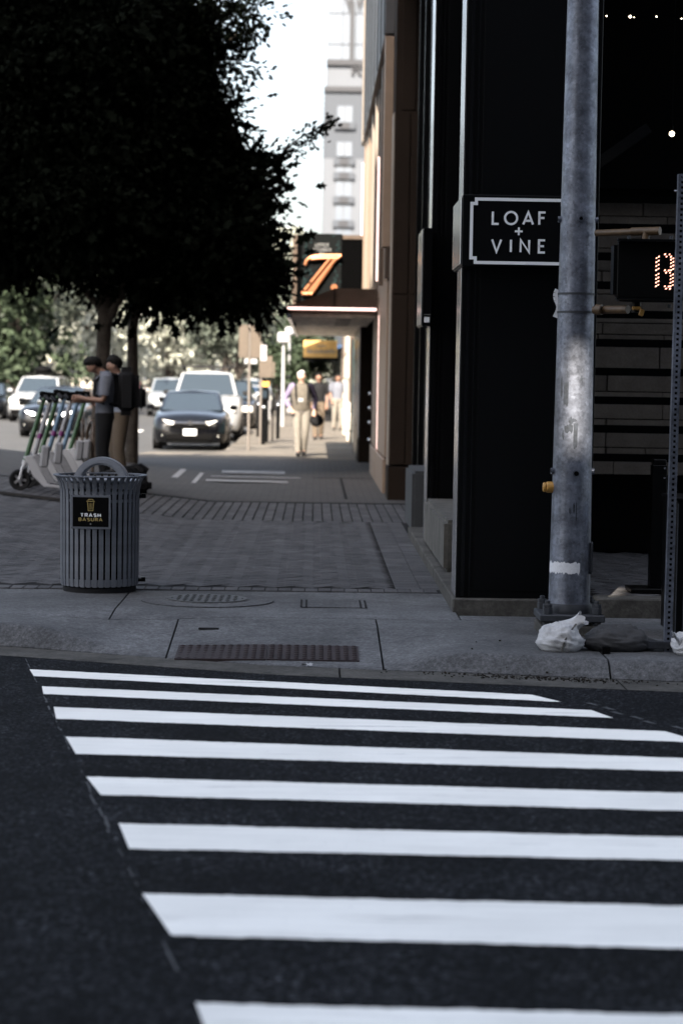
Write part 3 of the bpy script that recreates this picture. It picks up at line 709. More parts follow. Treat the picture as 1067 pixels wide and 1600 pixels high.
# ground-floor piers
for (y0,y1,m_) in ((29.7,33.2,'tan_panel'),(33.35,36.5,'tan_panel')):
    MB().box(.99,1.119,y0,y1,.5,6.2).build('pier', M[m_], bevel=.004, **W(bb))
    MB().box(.965,1.119,y0-.05,y1+.02,-.05,.48).build('pier_base', M['tan_panel'], bevel=.01, **W(bb))
MB().box(.985,1.119,33.21,33.34,.5,2.6).build('neon_tube', M['neon_pink'], **W(bb))
for z in (1.35,1.1,.85,.55): MB().ball((.97,36.5,z), .045, n=10, m=6).build('round_fitting', M['chrome'], smooth=True, **W(bb))
MB().box(.865,1.119,40.6,41.3,-.05,2.6).build('dark_column', M['brown_panel'], bevel=.006, **W(bb))
MB().box(.85,1.119,40.58,41.32,-.05,.45).build('column_base', M['brown_panel'], bevel=.006, **W(bb))
MB().box(.84,.864,40.62,41.2,.46,2.6).build('edge_strip', M['steel_sheen'], **W(bb))
fins = [(28.95,.22,'tan_panel',3.4),(29.45,.14,'umber_panel',3.),(30.3,.1,'tan_panel',3.),(31.6,.16,'umber_panel',3.),(32.3,.12,'cream_trim',3.2),(34.1,.12,'umber_panel',2.9),(35,.16,'cream_trim',3.),(36.2,.1,'tan_panel',2.9),(37.3,.15,'cream_trim',2.9),(38.4,.12,'umber_panel',2.9),(39.5,.15,'tan_panel',2.9),(40.6,.17,'cream_trim',2.9),(41.7,.19,'tan_panel',2.9)]
for y, d, m_, z0 in fins:
    MB().box(1.05-d*.75,1.118,y,y+.32,z0,6.24).build('fin', M[m_], bevel=.005, **W(bb))
for (y,z0,z1,x) in ((30.95,4.1,6.15,.965),(33.6,3.15,5.1,.955),(43.02,3.85,5.95,.9)):
    MB().cyl((x,y,z0),(x,y,z1), .013, n=8).build('neon_tube', M['neon_pink'], smooth=True, **W(bb))
MB().box(.88,9,28.95,43.0,6.28,18).build('upper_storeys', M['grey_panel'], **W(bb))
for k in range(9): MB().box(.868,.879,29.2+k*1.7,29.24+k*1.7,6.3,18).build('panel_joint', M['black_matte'], **W(bb))
MB().box(.86,.879,42.2,42.99,6.3,18).build('edge_strip', M['cream_trim'], **W(bb))
MB().box(.84,1.119,41.5,45.9,0,3.0).build('door_bay', M['black_gloss'], **W(bb))

# ---- canopy with a lit edge, the big letter sign above it, the hanging sign beyond it
cn = thing('entrance_canopy', 'brown flat canopy with a pink lit edge over the pavement', 'canopy', (1,34,2.6))
prof = [(-.45,2.745),(.30,3.05),(.975,3.05),(.975,2.62),(-.45,2.62)]
MB().prism(prof[:3]+[(.975,2.745)], lambda u,v,t: (u,t,v), 34.2, 50).build('hipped_top', M['canopy_brown'], **W(cn))
MB().box(-.45,.975,34.16,50,2.64,2.744).build('fascia', M['canopy_brown'], bevel=.004, **W(cn))
MB().box(-.40,.97,34.3,49.9,2.60,2.639).build('soffit', M['soffit'], **W(cn))
MB().box(-.46,-.401,34.3,49.9,2.56,2.638).build('side_beam', M['steel_sheen'], **W(cn))
MB().box(.285,.30,34.15,34.2,2.76,3.05).build('seam', M['black_matte'], **W(cn))
MB().cyl((-.46,34.1,2.715),(.97,34.1,2.715), .022, n=8).build('neon_tube', M['neon_pink'], smooth=True, **W(cn))
for k in range(3): MB().box(.35,.6,36+k*1.7,36.25+k*1.7,2.592,2.599).build('downlight', M['black_matte'], **W(cn))
zs_ = thing('letter_sign', 'black box sign with a copper letter Z over dark green foliage print', 'sign', (.2,43,3.1))
YZ = 43.0
MB().box(-.47,.93,YZ,YZ+.4,3.06,4.5).build('case', M['void_black'], **W(zs_))
MB().box(-.485,-.40,YZ-.02,YZ+.41,3.06,4.49).build('side_trim', M['umber_panel'], **W(zs_))
MB().box(.52,.93,YZ-.02,YZ-.001,4.42,4.5).build('top_trim', M['umber_panel'], **W(zs_))
MB().box(-.30,.5,YZ-.03,YZ-.001,3.06,4.52).build('printed_panel', M['sign_green'], **W(zs_))
FZ = front(YZ-.03)
g = MB()
for k in range(64):                                    # printed foliage down both sides of the panel
    sd = rng.choice([-1,1]); u = .1+sd*rng.uniform(.2,.37); v = rng.uniform(3.1,4.48); a = rng.uniform(0,6.28); L_ = rng.uniform(.04,.1)
    g.poly([FZ(u,v,.002), FZ(u+L_*.5*math.cos(a)-.02*math.sin(a), v+L_*.5*math.sin(a)+.02*math.cos(a), .002), FZ(u+L_*math.cos(a), v+L_*math.sin(a), .002), FZ(u+L_*.5*math.cos(a)+.02*math.sin(a), v+L_*.5*math.sin(a)-.02*math.cos(a), .002)])
stuff(g.build('foliage_print', M['leaf_motif'], **W(zs_)))
for s, yy, h in (('UPPER',385.5,.062),('STORIES',392.5,.058),('AT',398.5,.055)):
    g = MB(); letters(g, s, U(503,390,YZ).x, U(503,yy,YZ).z, h, .022, .010, FZ, .003, .006); g.build('lettering', M['grey_print'], **W(zs_))
def zp(a, b): p = U(a, b, YZ-.12); return Vector((p.x, p.y, p.z))
Zst = [[(477,414),(479,407),(485,402),(493,400),(512,399),(533,399)], [(486,405),(498,403.5),(524,403)], [(533,399),(525,405)], [(516,404),(472,459)], [(526,403),(480,460)], [(518,414),(488,457)], [(472,459),(488,459)]]
for s_ in Zst: MB().tube([zp(*q) for q in s_], .030 if len(s_) > 2 else .034, 8).build('letter_tube', M['copper'], smooth=True, **W(zs_))
MB().lathe([(.001,-.03),(.065,-.03),(.065,.03),(.001,.03)], zp(522,449), 16, Matrix.Rotation(math.pi/2,3,'X')).build('full_stop', M['copper'], **W(zs_))
am = thing('hanging_sign', 'amber rectangular sign with faint grey lettering hanging past the canopy', 'sign', U(500,545,50.5))
a_, b_ = U(474,558.5,50.5), U(527,532.5,50.5)
MB().box(a_.x,b_.x,50.5,50.62,a_.z,b_.z).build('board', M['amber_sign'], bevel=.005, **W(am))
MB().box(a_.x-.03,b_.x+.03,50.46,50.64,a_.z-.06,a_.z-.002).build('bottom_rail', M['black_matte'], **W(am))
for x in (a_.x+.1,b_.x-.1): MB().cyl((x,50.56,b_.z),(x,50.56,2.62), .015, n=6).build('hanger', M['black_matte'], **W(am))
g = MB(); FA = front(50.5)
for (s0,s1,yy,h) in ((495,508,542,.05),(480,523,552,.1)):      # the lettering is too blurred to read: short uneven marks stand for it
    x = s0
    while x < s1:
        p = U(x,yy,50.5); hh_ = h*rng.uniform(.6,1.); g.box(p.x,p.x+.03,50.494,50.499,p.z,p.z+hh_); x += 3.2
g.build('faint_lettering', M['grey_print'], **W(am))

# ---- low pale shopfronts further along
sf = thing('cream_shopfront', 'low cream stone shopfront with rough blocks and a pale green glass door', 'building', (1,46,0))
MB().box(1.12,9,46,74,0,4.9).build('wall', M['cream_wall'], **W(sf))
MB().box(1.0,1.119,45.95,47.6,0,3.4).build('door_frame', M['black_gloss'], **W(sf))
d = MB().box(.93,1.0,48.4,52.6,.05,2.55).build('door', M['teal_glass'], **W(sf))
MB().box(.90,.93,48.2,48.4,0,2.6).build('jamb', M['steel_sheen'], **W(d)); MB().box(.9,.93,52.6,52.8,0,2.6).build('jamb', M['black_matte'], **W(d))
MB().box(.98,1.119,53,58.5,1.0,3.2).build('window', M['window_dark'], **W(sf))
for y in (53,55.5,58.3): MB().box(.94,1.0,y,y+.35,.9,3.3).build('pilaster', M['umber_panel'], **W(sf))
for k in range(72):
    y = 53.1+(k%18)*.62*1.9/1.9; z = (k//18)*.24
    MB().box(.93-rng.uniform(0,.12),1.119,y,y+.58,z+.006,z+.234).build('stone', M['stone_block'], bevel=.02, **W(sf))
for k in range(60):
    y = 59.5+(k%10)*1.45; z = .1+(k//10)*.75
    if 1.9 < z < 2.2 and k % 3 == 0: continue
    MB().box(1.0-rng.uniform(0,.1),1.119,y,y+1.38,z,z+.72).build('stone', M['stone_block'], bevel=.03, **W(sf))
MB().box(.9,1.119,70.5,71.4,0,4.6).build('pilaster', M['umber_panel'], **W(sf))
sf2 = thing('white_shopfront', 'white far shopfront with a dark awning along the pavement', 'building', (1,75,0))
MB().box(1.0,9,74.2,118,0,4.2).build('wall', M['tower_white'], **W(sf2))
for y in (77,83,89,96,104): MB().box(.95,.999,y,y+3.2,.8,2.6).build('window', M['window_dark'], **W(sf2))
MB().add([(1,76,2.85),(1,112,2.85),(-.35,112,2.55),(-.35,76,2.55),(1,76,2.75),(1,112,2.75),(-.35,112,2.3),(-.35,76,2.3)], [(0,1,2,3),(4,5,6,7),(0,3,7,4),(1,2,6,5),(2,3,7,6)]).build('awning', M['car_blue'], **W(sf2))
sf3 = thing('brick_corner_block', 'dull brick block closing the pavement far away', 'building', (3,122,0))
MB().box(1.2,14,121,150,0,9).build('wall', M['brick_far'], **W(sf3))
for k in range(8): MB().box(1.1,1.19,122+k*3.4,124+k*3.4,1,3.2).build('window', M['window_dark'], **W(sf3))

# ---- hotel tower far behind
YT = 300.
tw = thing('hotel_tower', 'pale tall hotel tower with a grey band, glass top and dark rooftop letters', 'building', (10,YT,0))
xl = .7
MB().box(xl,26,YT,YT+24,0,32.6).build('lower_wall', M['tower_white'], **W(tw))
MB().box(xl,26,YT,YT+24,32.62,42.4).build('grey_wall', M['tower_grey'], **W(tw))
MB().box(xl+.3,26,YT+.3,YT+24,42.42,46.4).build('sign_band', M['tower_white'], **W(tw))
MB().box(xl+.3,26,YT+.3,YT+24,46.42,70).build('glass_top', M['tower_glass'], **W(tw))
MB().box(xl+.2,26,YT-.2,YT+.299,45.6,46.4).build('cornice', M['tower_dark'], **W(tw)); MB().box(xl-.1,26,YT-.4,YT-.001,41.9,42.6).build('cornice', M['tower_dark'], **W(tw))
for k in range(12):
    for c in range(3):
        x = 2.6+c*6.2; z = 39.2-k*3.36 if k < 2 else 31.6-(k-2)*3.36
        if k < 2: z = 38.6-k*5.0
        wn = MB().box(x,x+2.1,YT-.1,YT-.001,z-.9,z+1.3).build('window', M['tower_glass'], **W(tw))
        MB().box(x-.05+.95,x+1.15,YT-.14,YT-.101,z-.9,z+1.3).build('mullion', M['tower_white'], **W(wn))
        bl = MB().box(x-.45,x+2.5,YT-.5,YT-.15,z-1.9,z-.95).build('balcony', M['tower_grey'], **W(tw))
        MB().box(x+.4,x+1.7,YT-.55,YT-.501,z-1.9,z-1.0).build('grille', M['tower_dark'], **W(bl))
for k in range(5):
    z = 48.5+k*4.3; MB().box(xl+.3,26,YT+.2,YT+.299,z,z+.12).build('transom', M['tower_grey'], **W(tw))
for x in (3.1,5.0): MB().box(x,x+.1,YT+.2,YT+.299,46.5,70).build('glass_mullion', M['tower_grey'], **W(tw))
p = U(549,97,YT); MB().box(p.x-.3,p.x+.3,YT-.1,YT+.199,46.4,54.5).build('sign_post', M['tower_dark'], **W(tw))
FT = front(YT)
p = U(553,10,YT); g = MB(); letters(g, 'W', p.x, p.z, 2.7, .3, .55, FT, .0, .25); g.build('rooftop_letter', M['tower_dark'], **W(tw))
p = U(557,117,YT); g = MB(); letters(g, 'R', p.x, p.z, 1.75, .3, .4, FT, -.2, .05); g.build('rooftop_letter', M['tower_dark'], **W(tw))
for k in range(12): MB().box(-.8,xl-.001,YT+1,YT+1.1,34.2+k*.68,34.3+k*.68).build('fire_rung', M['tower_dark'], **W(tw))
# ================================================================== NEAR STREET FURNITURE
# ---- trash can with slats, flared rim and hooped hood
tc = thing('trash_can', 'dark grey slatted trash can with a flared rim, arched hood and bilingual plate', 'trash can', (-1.57,15.62,.0), R_(-4))
tc.rotation_euler = (R_(.2), R_(-.2), R_(-4))
RB = .288; N = 38
MB().lathe([(.001,.0),(.27,.0),(.27,.035),(.25,.05),(.001,.05)], (0,0,0), 28).build('foot', M['rubber'], tc, smooth=True)
MB().lathe([(.001,.05),(.235,.05),(.245,.74),(.001,.74)], (0,0,0), 24).build('liner', M['void_black'], tc, smooth=True)
prof = [(RB-.004,.045),(RB,.12),(RB+.001,.4),(RB+.003,.68),(RB+.006,.75),(RB+.016,.80),(RB+.034,.835),(RB+.05,.852)]
wv = .0165; g = MB(); vs = []; fs = []
for i,(r,z) in enumerate(prof):
    vs += [(-wv,-r,z),(wv,-r,z),(wv,-r+.007,z),(-wv,-r+.007,z)]
for i in range(len(prof)-1):
    for k in range(4): fs.append((i*4+k,i*4+(k+1)%4,i*4+4+(k+1)%4,i*4+4+k))
fs += [(0,1,2,3),tuple(range(len(vs)-4,len(vs)))]
g.add(vs, fs); sme = g.mesh('slat', bevel=.0015); sme.materials.append(M['can_paint'])
for k in range(N):
    o = link('slat', sme, None, tc); o.rotation_euler = (0,0,2*math.pi*k/N+.04)
def band(r, z0, z1, th=.006, n=44): return MB().lathe([(r-th,z0),(r,z0),(r,z1),(r-th,z1),(r-th,z0)], (0,0,0), n)
for z0, z1, r in ((.05,.10,RB-.008),(.665,.685,RB-.006),(.725,.745,RB-.003)):
    b = band(r, z0, z1); b.f = b.f[:-2]; b.build('band', M['can_paint'], tc, smooth=True)
b = MB().lathe([(RB+.02,.849),(RB+.056,.850),(RB+.058,.858),(RB+.02,.859),(RB+.02,.849)], (0,0,0), 44); b.f = b.f[:-2]; b.build('rim', M['can_paint'], tc, smooth=True)
b = MB().lathe([(.225,.80),(RB+.004,.815),(RB+.004,.822),(.225,.807),(.225,.80)], (0,0,0), 36); b.f = b.f[:-2]; b.build('lid_ring', M['can_hood'], tc, smooth=True)
# hood: a broad flat hoop
g = MB(); vs = []; fs = []; n = 22
for i in range(n+1):
    a = math.pi*i/n; c, s = math.cos(a), math.sin(a)
    for (r, y) in ((.205,-.05),(.205,.05),(.142,.05),(.142,-.05)):
        vs.append((r*c*1.0+.012, y, .80+(r*.985)*s*.93))
for i in range(n):
    for k in range(4): fs.append((i*4+k,i*4+(k+1)%4,i*4+4+(k+1)%4,i*4+4+k))
g.add(vs, fs); g.build('hood', M['can_hood'], tc, bevel=.014, smooth=True, seg=2)
a = R_(-3); FP = lambda u, v, t: (u*math.cos(a)+(RB+.006+t)*math.sin(a), -(RB+.006+t)*math.cos(a)+u*math.sin(a), v)
g = MB().prism([(-.148,.475),(.148,.475),(.148,.722),(-.148,.722)], FP, .0, .008); pl = g.build('plate_frame', M['can_paint'], tc, bevel=.002)
MB().prism([(-.132,.492),(.132,.492),(.132,.706),(-.132,.706)], FP, .0085, .010).build('plate_face', M['black_matte'], pl)
for k in range(5):
    u = -.12+k*.06
for u, v in ((-.141,.482),(.141,.482),(-.141,.715),(.141,.715)): MB().ball(FP(u,v,.008), .004, n=6, m=4).build('rivet', M['chrome'], pl)
g = MB()
cz = .644
FPw = lambda u, v, t: FP(u*1.32, v, t)
g.stroke([(-.023,cz+.027),(-.017,cz-.035),(.017,cz-.035),(.023,cz+.027)], FP, .005, .0105, .0115)
for u in (-.009,0,.009): g.stroke([(u*1.15,cz+.020),(u,cz-.027)], FP, .0035, .0105, .0115)
g.stroke([(-.030,cz+.033),(.030,cz+.033)], FP, .006, .0105, .0115); g.stroke([(-.022,cz+.040),(-.012,cz+.047),(.012,cz+.047),(.022,cz+.040)], FP, .005, .0105, .0115)
g.build('can_icon', M['gold_print'], pl)
g = MB(); letters(g, 'TRASH', 0, .566, .021, .010, .0062, FPw, .0105, .0115); g.build('lettering', M['white_print'], pl)
g = MB(); letters(g, 'BASURA', 0, .534, .021, .009, .0048, FPw, .0105, .0115); g.build('lettering', M['gold_print'], pl)
MB().lathe([(.001,0),(.006,0),(.006,.001),(.001,.001)], FP(0,.512,.011), 10, Matrix.Rotation(math.pi/2,3,'X')).build('small_seal', M['grey_print'], pl)
for z in (.70,.08):
    g = MB().cyl((RB-.02,.02,z),(RB+.035,.02,z), .014, n=10); g.cyl((RB+.035,.02,z-.012),(RB+.035,.02,z+.02), .016, n=10); g.build('hinge_knob', M['black_metal'], tc, smooth=True)

# ---- traffic signal pole
sp = thing('signal_pole', 'thick galvanised traffic pole with a white paint band and scuffed sunlit middle', 'pole', (1.645,13.42,0))
MB().box(-.20,.20,-.2,.2,-.02,.06).build('footing', M['concrete_old'], sp, bevel=.01)
MB().box(-.205,.205,-.205,.205,.085,.13).build('base_plate', M['galvanised_dark'], sp, bevel=.006)
for x in (-.155,.155):
    for y in (-.155,.155):
        g = MB().cyl((x,y,.0),(x,y,.215), .017, n=10); g.cyl((x,y,.131),(x,y,.172), .033, n=6); g.cyl((x,y,.0605),(x,y,.084), .03, n=6)
        g.cyl((x,y,.1735),(x,y,.195), .031, n=6); g.build('anchor_bolt', M['galvanised_dark'], sp, bevel=.002)
zz = [(.131,.137),(.19,.134),(.2,.1325)]+[(z_, .1325-.0085*z_) for z_ in (.8,1.6,2.4,3.2,4.2,5.5,8.5)]
MB().lathe([(.001,.131)]+[(r,z) for z,r in zz]+[(.001,8.5)], (0,0,0), 40).build('shaft', M['galvanised'], sp, smooth=True)
MB().lathe([(.125,.131),(.15,.131),(.15,.165),(.14,.19),(.125,.19)], (0,0,0), 32).build('collar', M['galvanised_dark'], sp, smooth=True)
def on_pole(ang, z, off=0): r = .1325-.0085*z+off; return Vector((r*math.sin(R_(ang)), -r*math.cos(R_(ang)), z))
def wrap(name, a0, a1, z0, z1, off, m_, n=18, jag=0, par=None):
    vs = []; fs = []
    for i in range(n+1):
        an = a0+(a1-a0)*i/n; dz0, dz1 = rng.uniform(-jag,jag), rng.uniform(-jag,jag)
        e = (i in (0,n))*jag*1.2
        for zq, o in ((z0+dz0+e,0),(z1+dz1-e,0)): vs += [on_pole(an, zq, .0008), on_pole(an, zq, off)]
    for i in range(n):
        a_, b_ = i*4, i*4+4
        fs += [(a_+1,b_+1,b_+3,a_+3),(a_,a_+2,b_+2,b_),(a_,b_,b_+1,a_+1),(a_+2,a_+3,b_+3,b_+2)]
    fs += [(0,1,3,2),(n*4,n*4+2,n*4+3,n*4+1)]
    return MB().add(vs, fs).build(name, M[m_], par or sp, smooth=True)
wrap('paint_band', -86, 22, .385, .455, .002, 'chalk_paint', 26, .008)
b = MB().lathe([(.118,2.02),(.1185,2.02),(.1185,2.036),(.118,2.036)], (0,0,0), 40)
for z in (2.03,2.145): wrap('clamp_band', -180, 179, z, z+.014, .0035, 'galvanised_dark', 48)
for (an,z,r) in ((2,2.62,.018),(-88,2.62,.02),(88,2.62,.02),(4,1.02,.026),(-80,1.03,.02),(88,1.03,.02)):
    p = on_pole(an, z); d = Vector((math.sin(R_(an)), -math.cos(R_(an)), 0))
    g = MB().cyl(p-d*.03, p+d*.016, r, n=14); o = g.build('threaded_plug', M['galvanised'], sp, smooth=True)
    MB().cyl(p+d*.0162, p+d*.0175, r*.62, n=12).build('plug_hole', M['black_matte'], o)
p = on_pole(-90, .925)
g = MB().cyl(p+Vector((.01,0,0)), p+Vector((-.038,0,0)), .036, n=16); bt = g.build('push_button', M['yellow_button'], sp, bevel=.004, smooth=True)
MB().cyl(p+Vector((-.0385,0,0)), p+Vector((-.060,0,0)), .031, n=16).build('button_cap', M['yellow_button'], bt, bevel=.006, smooth=True)
MB().obox(on_pole(82,.48,.004), (.02,.09,.2), Matrix.Rotation(R_(-8),3,'Z')).build('hand_hole_cover', M['galvanised_dark'], sp, bevel=.006)
g = MB(); P = [on_pole(-96, 2.18-.022*k, .006+.012*math.sin(k*.9)) for k in range(9)]
for a_, b_ in zip(P, P[1:]): g.bar(a_, b_, .03, .002, (0,1,0))
g.build('curled_tag', M['chalk_paint'], sp)
for (a0,a1,z0,z1) in ((-40,-24,1.45,1.6),(-34,-8,1.28,1.33),(-22,2,1.34,1.37),(-6,6,1.18,1.34),(-52,-44,1.5,1.62),(-42,-34,1.24,1.28),(-14,-7,.76,.80),(-2,4,.77,.83),(6,9,.72,.84),(-30,-27,1.62,1.66),(12,20,1.60,1.63)):
    wrap('smudge', a0, a1, z0, z1, .0011, 'smudge', 8, .012)

# ---- pedestrian countdown signal held off the pole by two pipes
ps = thing('pedestrian_signal', 'black pedestrian countdown signal showing a lit 13 beside the big pole', 'signal', (2.05,12.98,2.1))
YP_ = 12.92
A, B = U(958,470,YP_), U(1080,374,YP_)
MB().box(A.x,B.x,YP_,YP_+.2,A.z,B.z).build('housing', M['black_metal'], bevel=.04, seg=3, **W(ps))
MB().box(A.x+.02,B.x-.02,YP_-.012,YP_-.001,A.z+.02,B.z-.02).build('screen', M['black_matte'], bevel=.004, **W(ps))
g = MB()
for (a_,b_) in (((A.x+.01,B.z-.012),(B.x-.01,B.z-.012)),((A.x+.01,A.z+.012),(B.x-.01,A.z+.012))):
    g.bar((a_[0],YP_-.03,a_[1]),(b_[0],YP_-.03,b_[1]), .012, .06, (0,1,0))
g.build('visor', M['black_metal'], **W(ps))
def led_digit(segs):
    g = MB()
    for (xa,ya),(xb,yb) in segs:
        L_ = math.hypot(xb-xa, yb-ya); n = max(2, int(L_/5.2))
        nx, ny = -(yb-ya)/L_, (xb-xa)/L_
        for i in range(n):
            for sd in (-1,1):
                t = (i+.5+.18*sd)/n; px_, py_ = xa+(xb-xa)*t+nx*1.75*sd, ya+(yb-ya)*t+ny*1.75*sd
                c = U(px_, py_, YP_-.014); r = .0064*rng.uniform(.85,1.1)
                an = math.radians(45+rng.uniform(-18,18))+(0 if ny else math.pi/2)
                g.prism([(c.x+r*math.cos(an+q)*(1.25 if q in (0,math.pi) else .8), c.z+r*math.sin(an+q)*(1.25 if q in (0,math.pi) else .8)) for q in (0,math.pi/2,math.pi,1.5*math.pi)], front(YP_-.0125), 0, .003)
    return g
led_digit([((1027,399),(1026.3,424)),((1026.3,426),(1026,449))]).build('lit_digit', M['led'], **W(ps))
led_digit([((1036,399),(1050,399.5)),((1049.5,402),(1049.3,424)),((1036,424),(1048,424.5)),((1049,427),(1048.6,449)),((1036,449),(1048,449.5))]).build('lit_digit', M['led'], **W(ps))
zt_, zb_ = U(960,363,13.2).z, U(960,484,13.2).z
g = MB().cyl((1.645+.10,13.3,zt_),(2.045,13.05,zt_), .021, n=14); g.cyl((1.94,13.115,zt_),(2.10,13.015,zt_), .026, n=14); g.cyl((2.02,13.06,zt_),(2.02,13.06,B.z-.01), .022, n=12)
g.build('top_pipe', M['yellow_pipe'], smooth=True, **W(ps))
g = MB().cyl((1.645+.10,13.3,zb_),(1.93,13.12,zb_), .026, n=14); g.cyl((1.75,13.24,zb_),(1.78,13.22,zb_), .034, n=14); g.build('bottom_pipe', M['yellow_pipe'], smooth=True, **W(ps))
g = MB().cyl((1.97,13.05,A.z+.01),(1.97,13.05,zb_-.02), .03, n=12); g.build('lower_bracket', M['black_metal'], smooth=True, **W(ps))
g = MB().obox((1.965,13.0,zb_+.005), (.055,.03,.022)); g.obox((1.995,12.99,zb_-.022), (.028,.03,.04), Matrix.Rotation(.3,3,'Y')); g.build('bracket_end', M['yellow_button'], bevel=.004, **W(ps))
for x, z in ((A.x+.09,B.z+.012),(B.x-.12,B.z+.016),(B.x-.12,A.z-.02)): MB().cyl((x,YP_+.04,z-.015),(x,YP_+.04,z+.006), .011, n=8).build('bolt_head', M['galvanised_dark'], **W(ps))

# ---- perforated sign post on a weighted foot, with its sandbags
pp = thing('sign_post', 'bare perforated steel sign post standing on weighted feet at the kerb', 'post', (U(1042,1012,12.5).x,12.5,zwalk(2.07,12.5)))
pp.rotation_euler = (0,R_(.25),0)
g = MB(); hw = .023; pitch = .0254*1.25; n = int(2.85/pitch)
def perf(g, fn, n, hw, pitch, hole):
    for k in range(n):
        z0 = k*pitch; zc_ = z0+pitch/2
        O = [(-hw,z0),(hw,z0),(hw,z0+pitch),(-hw,z0+pitch)]; I = [(-hole,zc_-hole),(hole,zc_-hole),(hole,zc_+hole),(-hole,zc_+hole)]
        g.add([fn(*p) for p in O+I], [(i,(i+1)%4,4+(i+1)%4,4+i) for i in range(4)])
perf(g, lambda u,v: (u,-hw,v), n, hw, pitch, .0075); perf(g, lambda u,v: (u,hw,v), n, hw, pitch, .0075)
H_ = n*pitch
g.add([(-hw,-hw,0),(-hw,hw,0),(-hw,hw,H_),(-hw,-hw,H_)], [(0,1,2,3)]); g.add([(hw,-hw,0),(hw,hw,0),(hw,hw,H_),(hw,-hw,H_)], [(0,1,2,3)])
g.build('post', M['galvanised'], pp)
MB().box(-.016,.016,-.016,.016,.0,H_-.02).build('inner_core', M['black_matte'], pp)
g = MB(); perf(g, lambda u,v: (-.36+v,-.03,u*.8+.04), 22, .023, pitch, .0075); g.box(-.36,.34,-.026,.03,.018,.06); g.build('foot_rail', M['galvanised_dark'], pp)
MB().cyl((-.045,-.02,H_-.1),(-.028,-.02,H_-.1), .006, n=6).build('bolt_head', M['chrome'], pp)
def sandbag(name, label, c, size, m_, seed, rz=0, neck=None, grp='sandbags round the foot of the pole'):
    amp = .75 if m_ == 'bag_white' else .6
    t = thing(name, label, 'sandbag', c, rz, grp)
    g = MB().ball((0,0,0), 1, n=72, m=44)
    vs = []
    for (x,y,z) in g.v:
        p = Vector((x,y,z)); q = Vector((x*size[0],y*size[1],max(z,-.62)*size[2]+.62*size[2]))
        d = mnoise.noise(p*1.6+Vector((seed,0,0)))*.10+mnoise.noise(Vector((x*2.2,y*2.2,z*5))+Vector((seed,3,0)))*.07+mnoise.noise(Vector((x*7,y*3,z*9))*1.0+Vector((seed,7,0)))*.03
        cr = 1-abs(mnoise.noise(Vector((x*3.1+y*2,y*4.6,z*6))+Vector((seed,11,0)))); d += (cr**6)*.055*amp-(1-abs(mnoise.noise(Vector((x*6+z*3,y*8,z*9))+Vector((seed,17,0)))))**8*.04*amp
        ed = max(0, abs(x)-.75)*1.2
        q = Vector((q.x*(1+d), q.y*(1+d), q.z*(1+d*1.4)*(1-ed*.6)))
        vs.append(tuple(q))
    g.v = vs; g.build('sack', M[m_], t, smooth=True, crease=3)
    if neck:
        g = MB(); n = 16; base = Vector(neck[0]); tip = Vector(neck[1]); vs = []; fs = []; rings = 6
        ax = (tip-base).normalized(); u = ax.orthogonal().normalized(); v = ax.cross(u)
        for i in range(rings+1):
            s_ = i/rings; rr = neck[2]*(1-.55*math.sin(s_*math.pi*.62))*(1+.5*max(0,s_-.55))
            for k in range(n):
                a_ = 6.283*k/n; w2 = rr*(1+.22*math.sin(5*a_+seed)*s_); vs.append(base.lerp(tip,s_)+u*math.cos(a_)*w2+v*math.sin(a_)*w2*.6+ax*.02*math.sin(3*a_+seed)*s_)
        for i in range(rings):
            for k in range(n): l_ = (k+1)%n; fs.append((i*n+k,i*n+l_,(i+1)*n+l_,(i+1)*n+k))
        g.add(vs, fs); g.build('gathered_neck', M[m_], t, smooth=True, crease=3)
    return t
def gz(x, y): return zwalk(x,y)-.006
b1 = sandbag('sandbag', 'white woven sandbag with a twisted neck slumped against the pole base', (1.485,12.52,gz(1.485,12.52)), (.135,.16,.105), 'bag_white', 2.3, .15, ((.03,.0,.12),(.13,-.02,.195),.075))
g = MB().tube([(-.03,-.155,.02),(-.01,-.15,.08),(.03,-.12,.13),(.08,-.06,.165)], .006, 6); g.build('seam', M['planter'], b1)
sandbag('sandbag', 'long black rubber sandbag lying along the kerb beside the pole', (1.83,12.55,gz(1.83,12.55)), (.205,.13,.095), 'bag_black', 5.1, -.06, ((.16,0,.05),(.31,.02,.03),.055))
sandbag('sandbag', 'white sandbag by the perforated post, cut by the picture edge', (2.27,12.42,gz(2.27,12.42)), (.14,.13,.085), 'bag_white', 9.4, .5, ((-.09,0,.06),(-.17,-.02,.13),.03))
MB().box(1.72,1.765,12.36,12.40,gz(1.74,12.38),gz(1.74,12.38)+.045).build('wood_block', M['black_matte'])
tag(bpy.data.objects['wood_block'], 'little dark block on the kerb in front of the black sandbag', 'block')
# ---- black post with base plate inside the patio, and the black cabinet at the right edge
bp = thing('black_post', 'slim square black post with a flat base plate at the patio edge', 'post', (2.45,14.95,.12))
MB().box(2.395,2.5,14.9,15.0,.15,1.02).build('shaft', M['black_metal'], bevel=.004, **W(bp)); MB().box(2.40,2.495,14.905,14.995,1.021,1.06).build('cap', M['black_metal'], bevel=.006, **W(bp))
MB().box(2.25,2.62,14.8,15.1,.12,.149).build('base_plate', M['black_metal'], bevel=.004, **W(bp))
for z in (1.0,.93): MB().cyl((2.48,14.899,z),(2.48,14.89,z), .007, n=8).build('screw', M['chrome'], **W(bp))
kb = thing('black_cabinet', 'tall narrow black metal cabinet at the kerb with pale vertical edges', 'cabinet', (2.4,13.4,0))
MB().box(2.262,2.75,13.1,13.6,.03,.87).build('body', M['black_metal'], bevel=.006, **W(kb)); MB().box(2.25,2.77,13.08,13.62,.871,.89).build('top', M['black_metal'], bevel=.004, **W(kb))
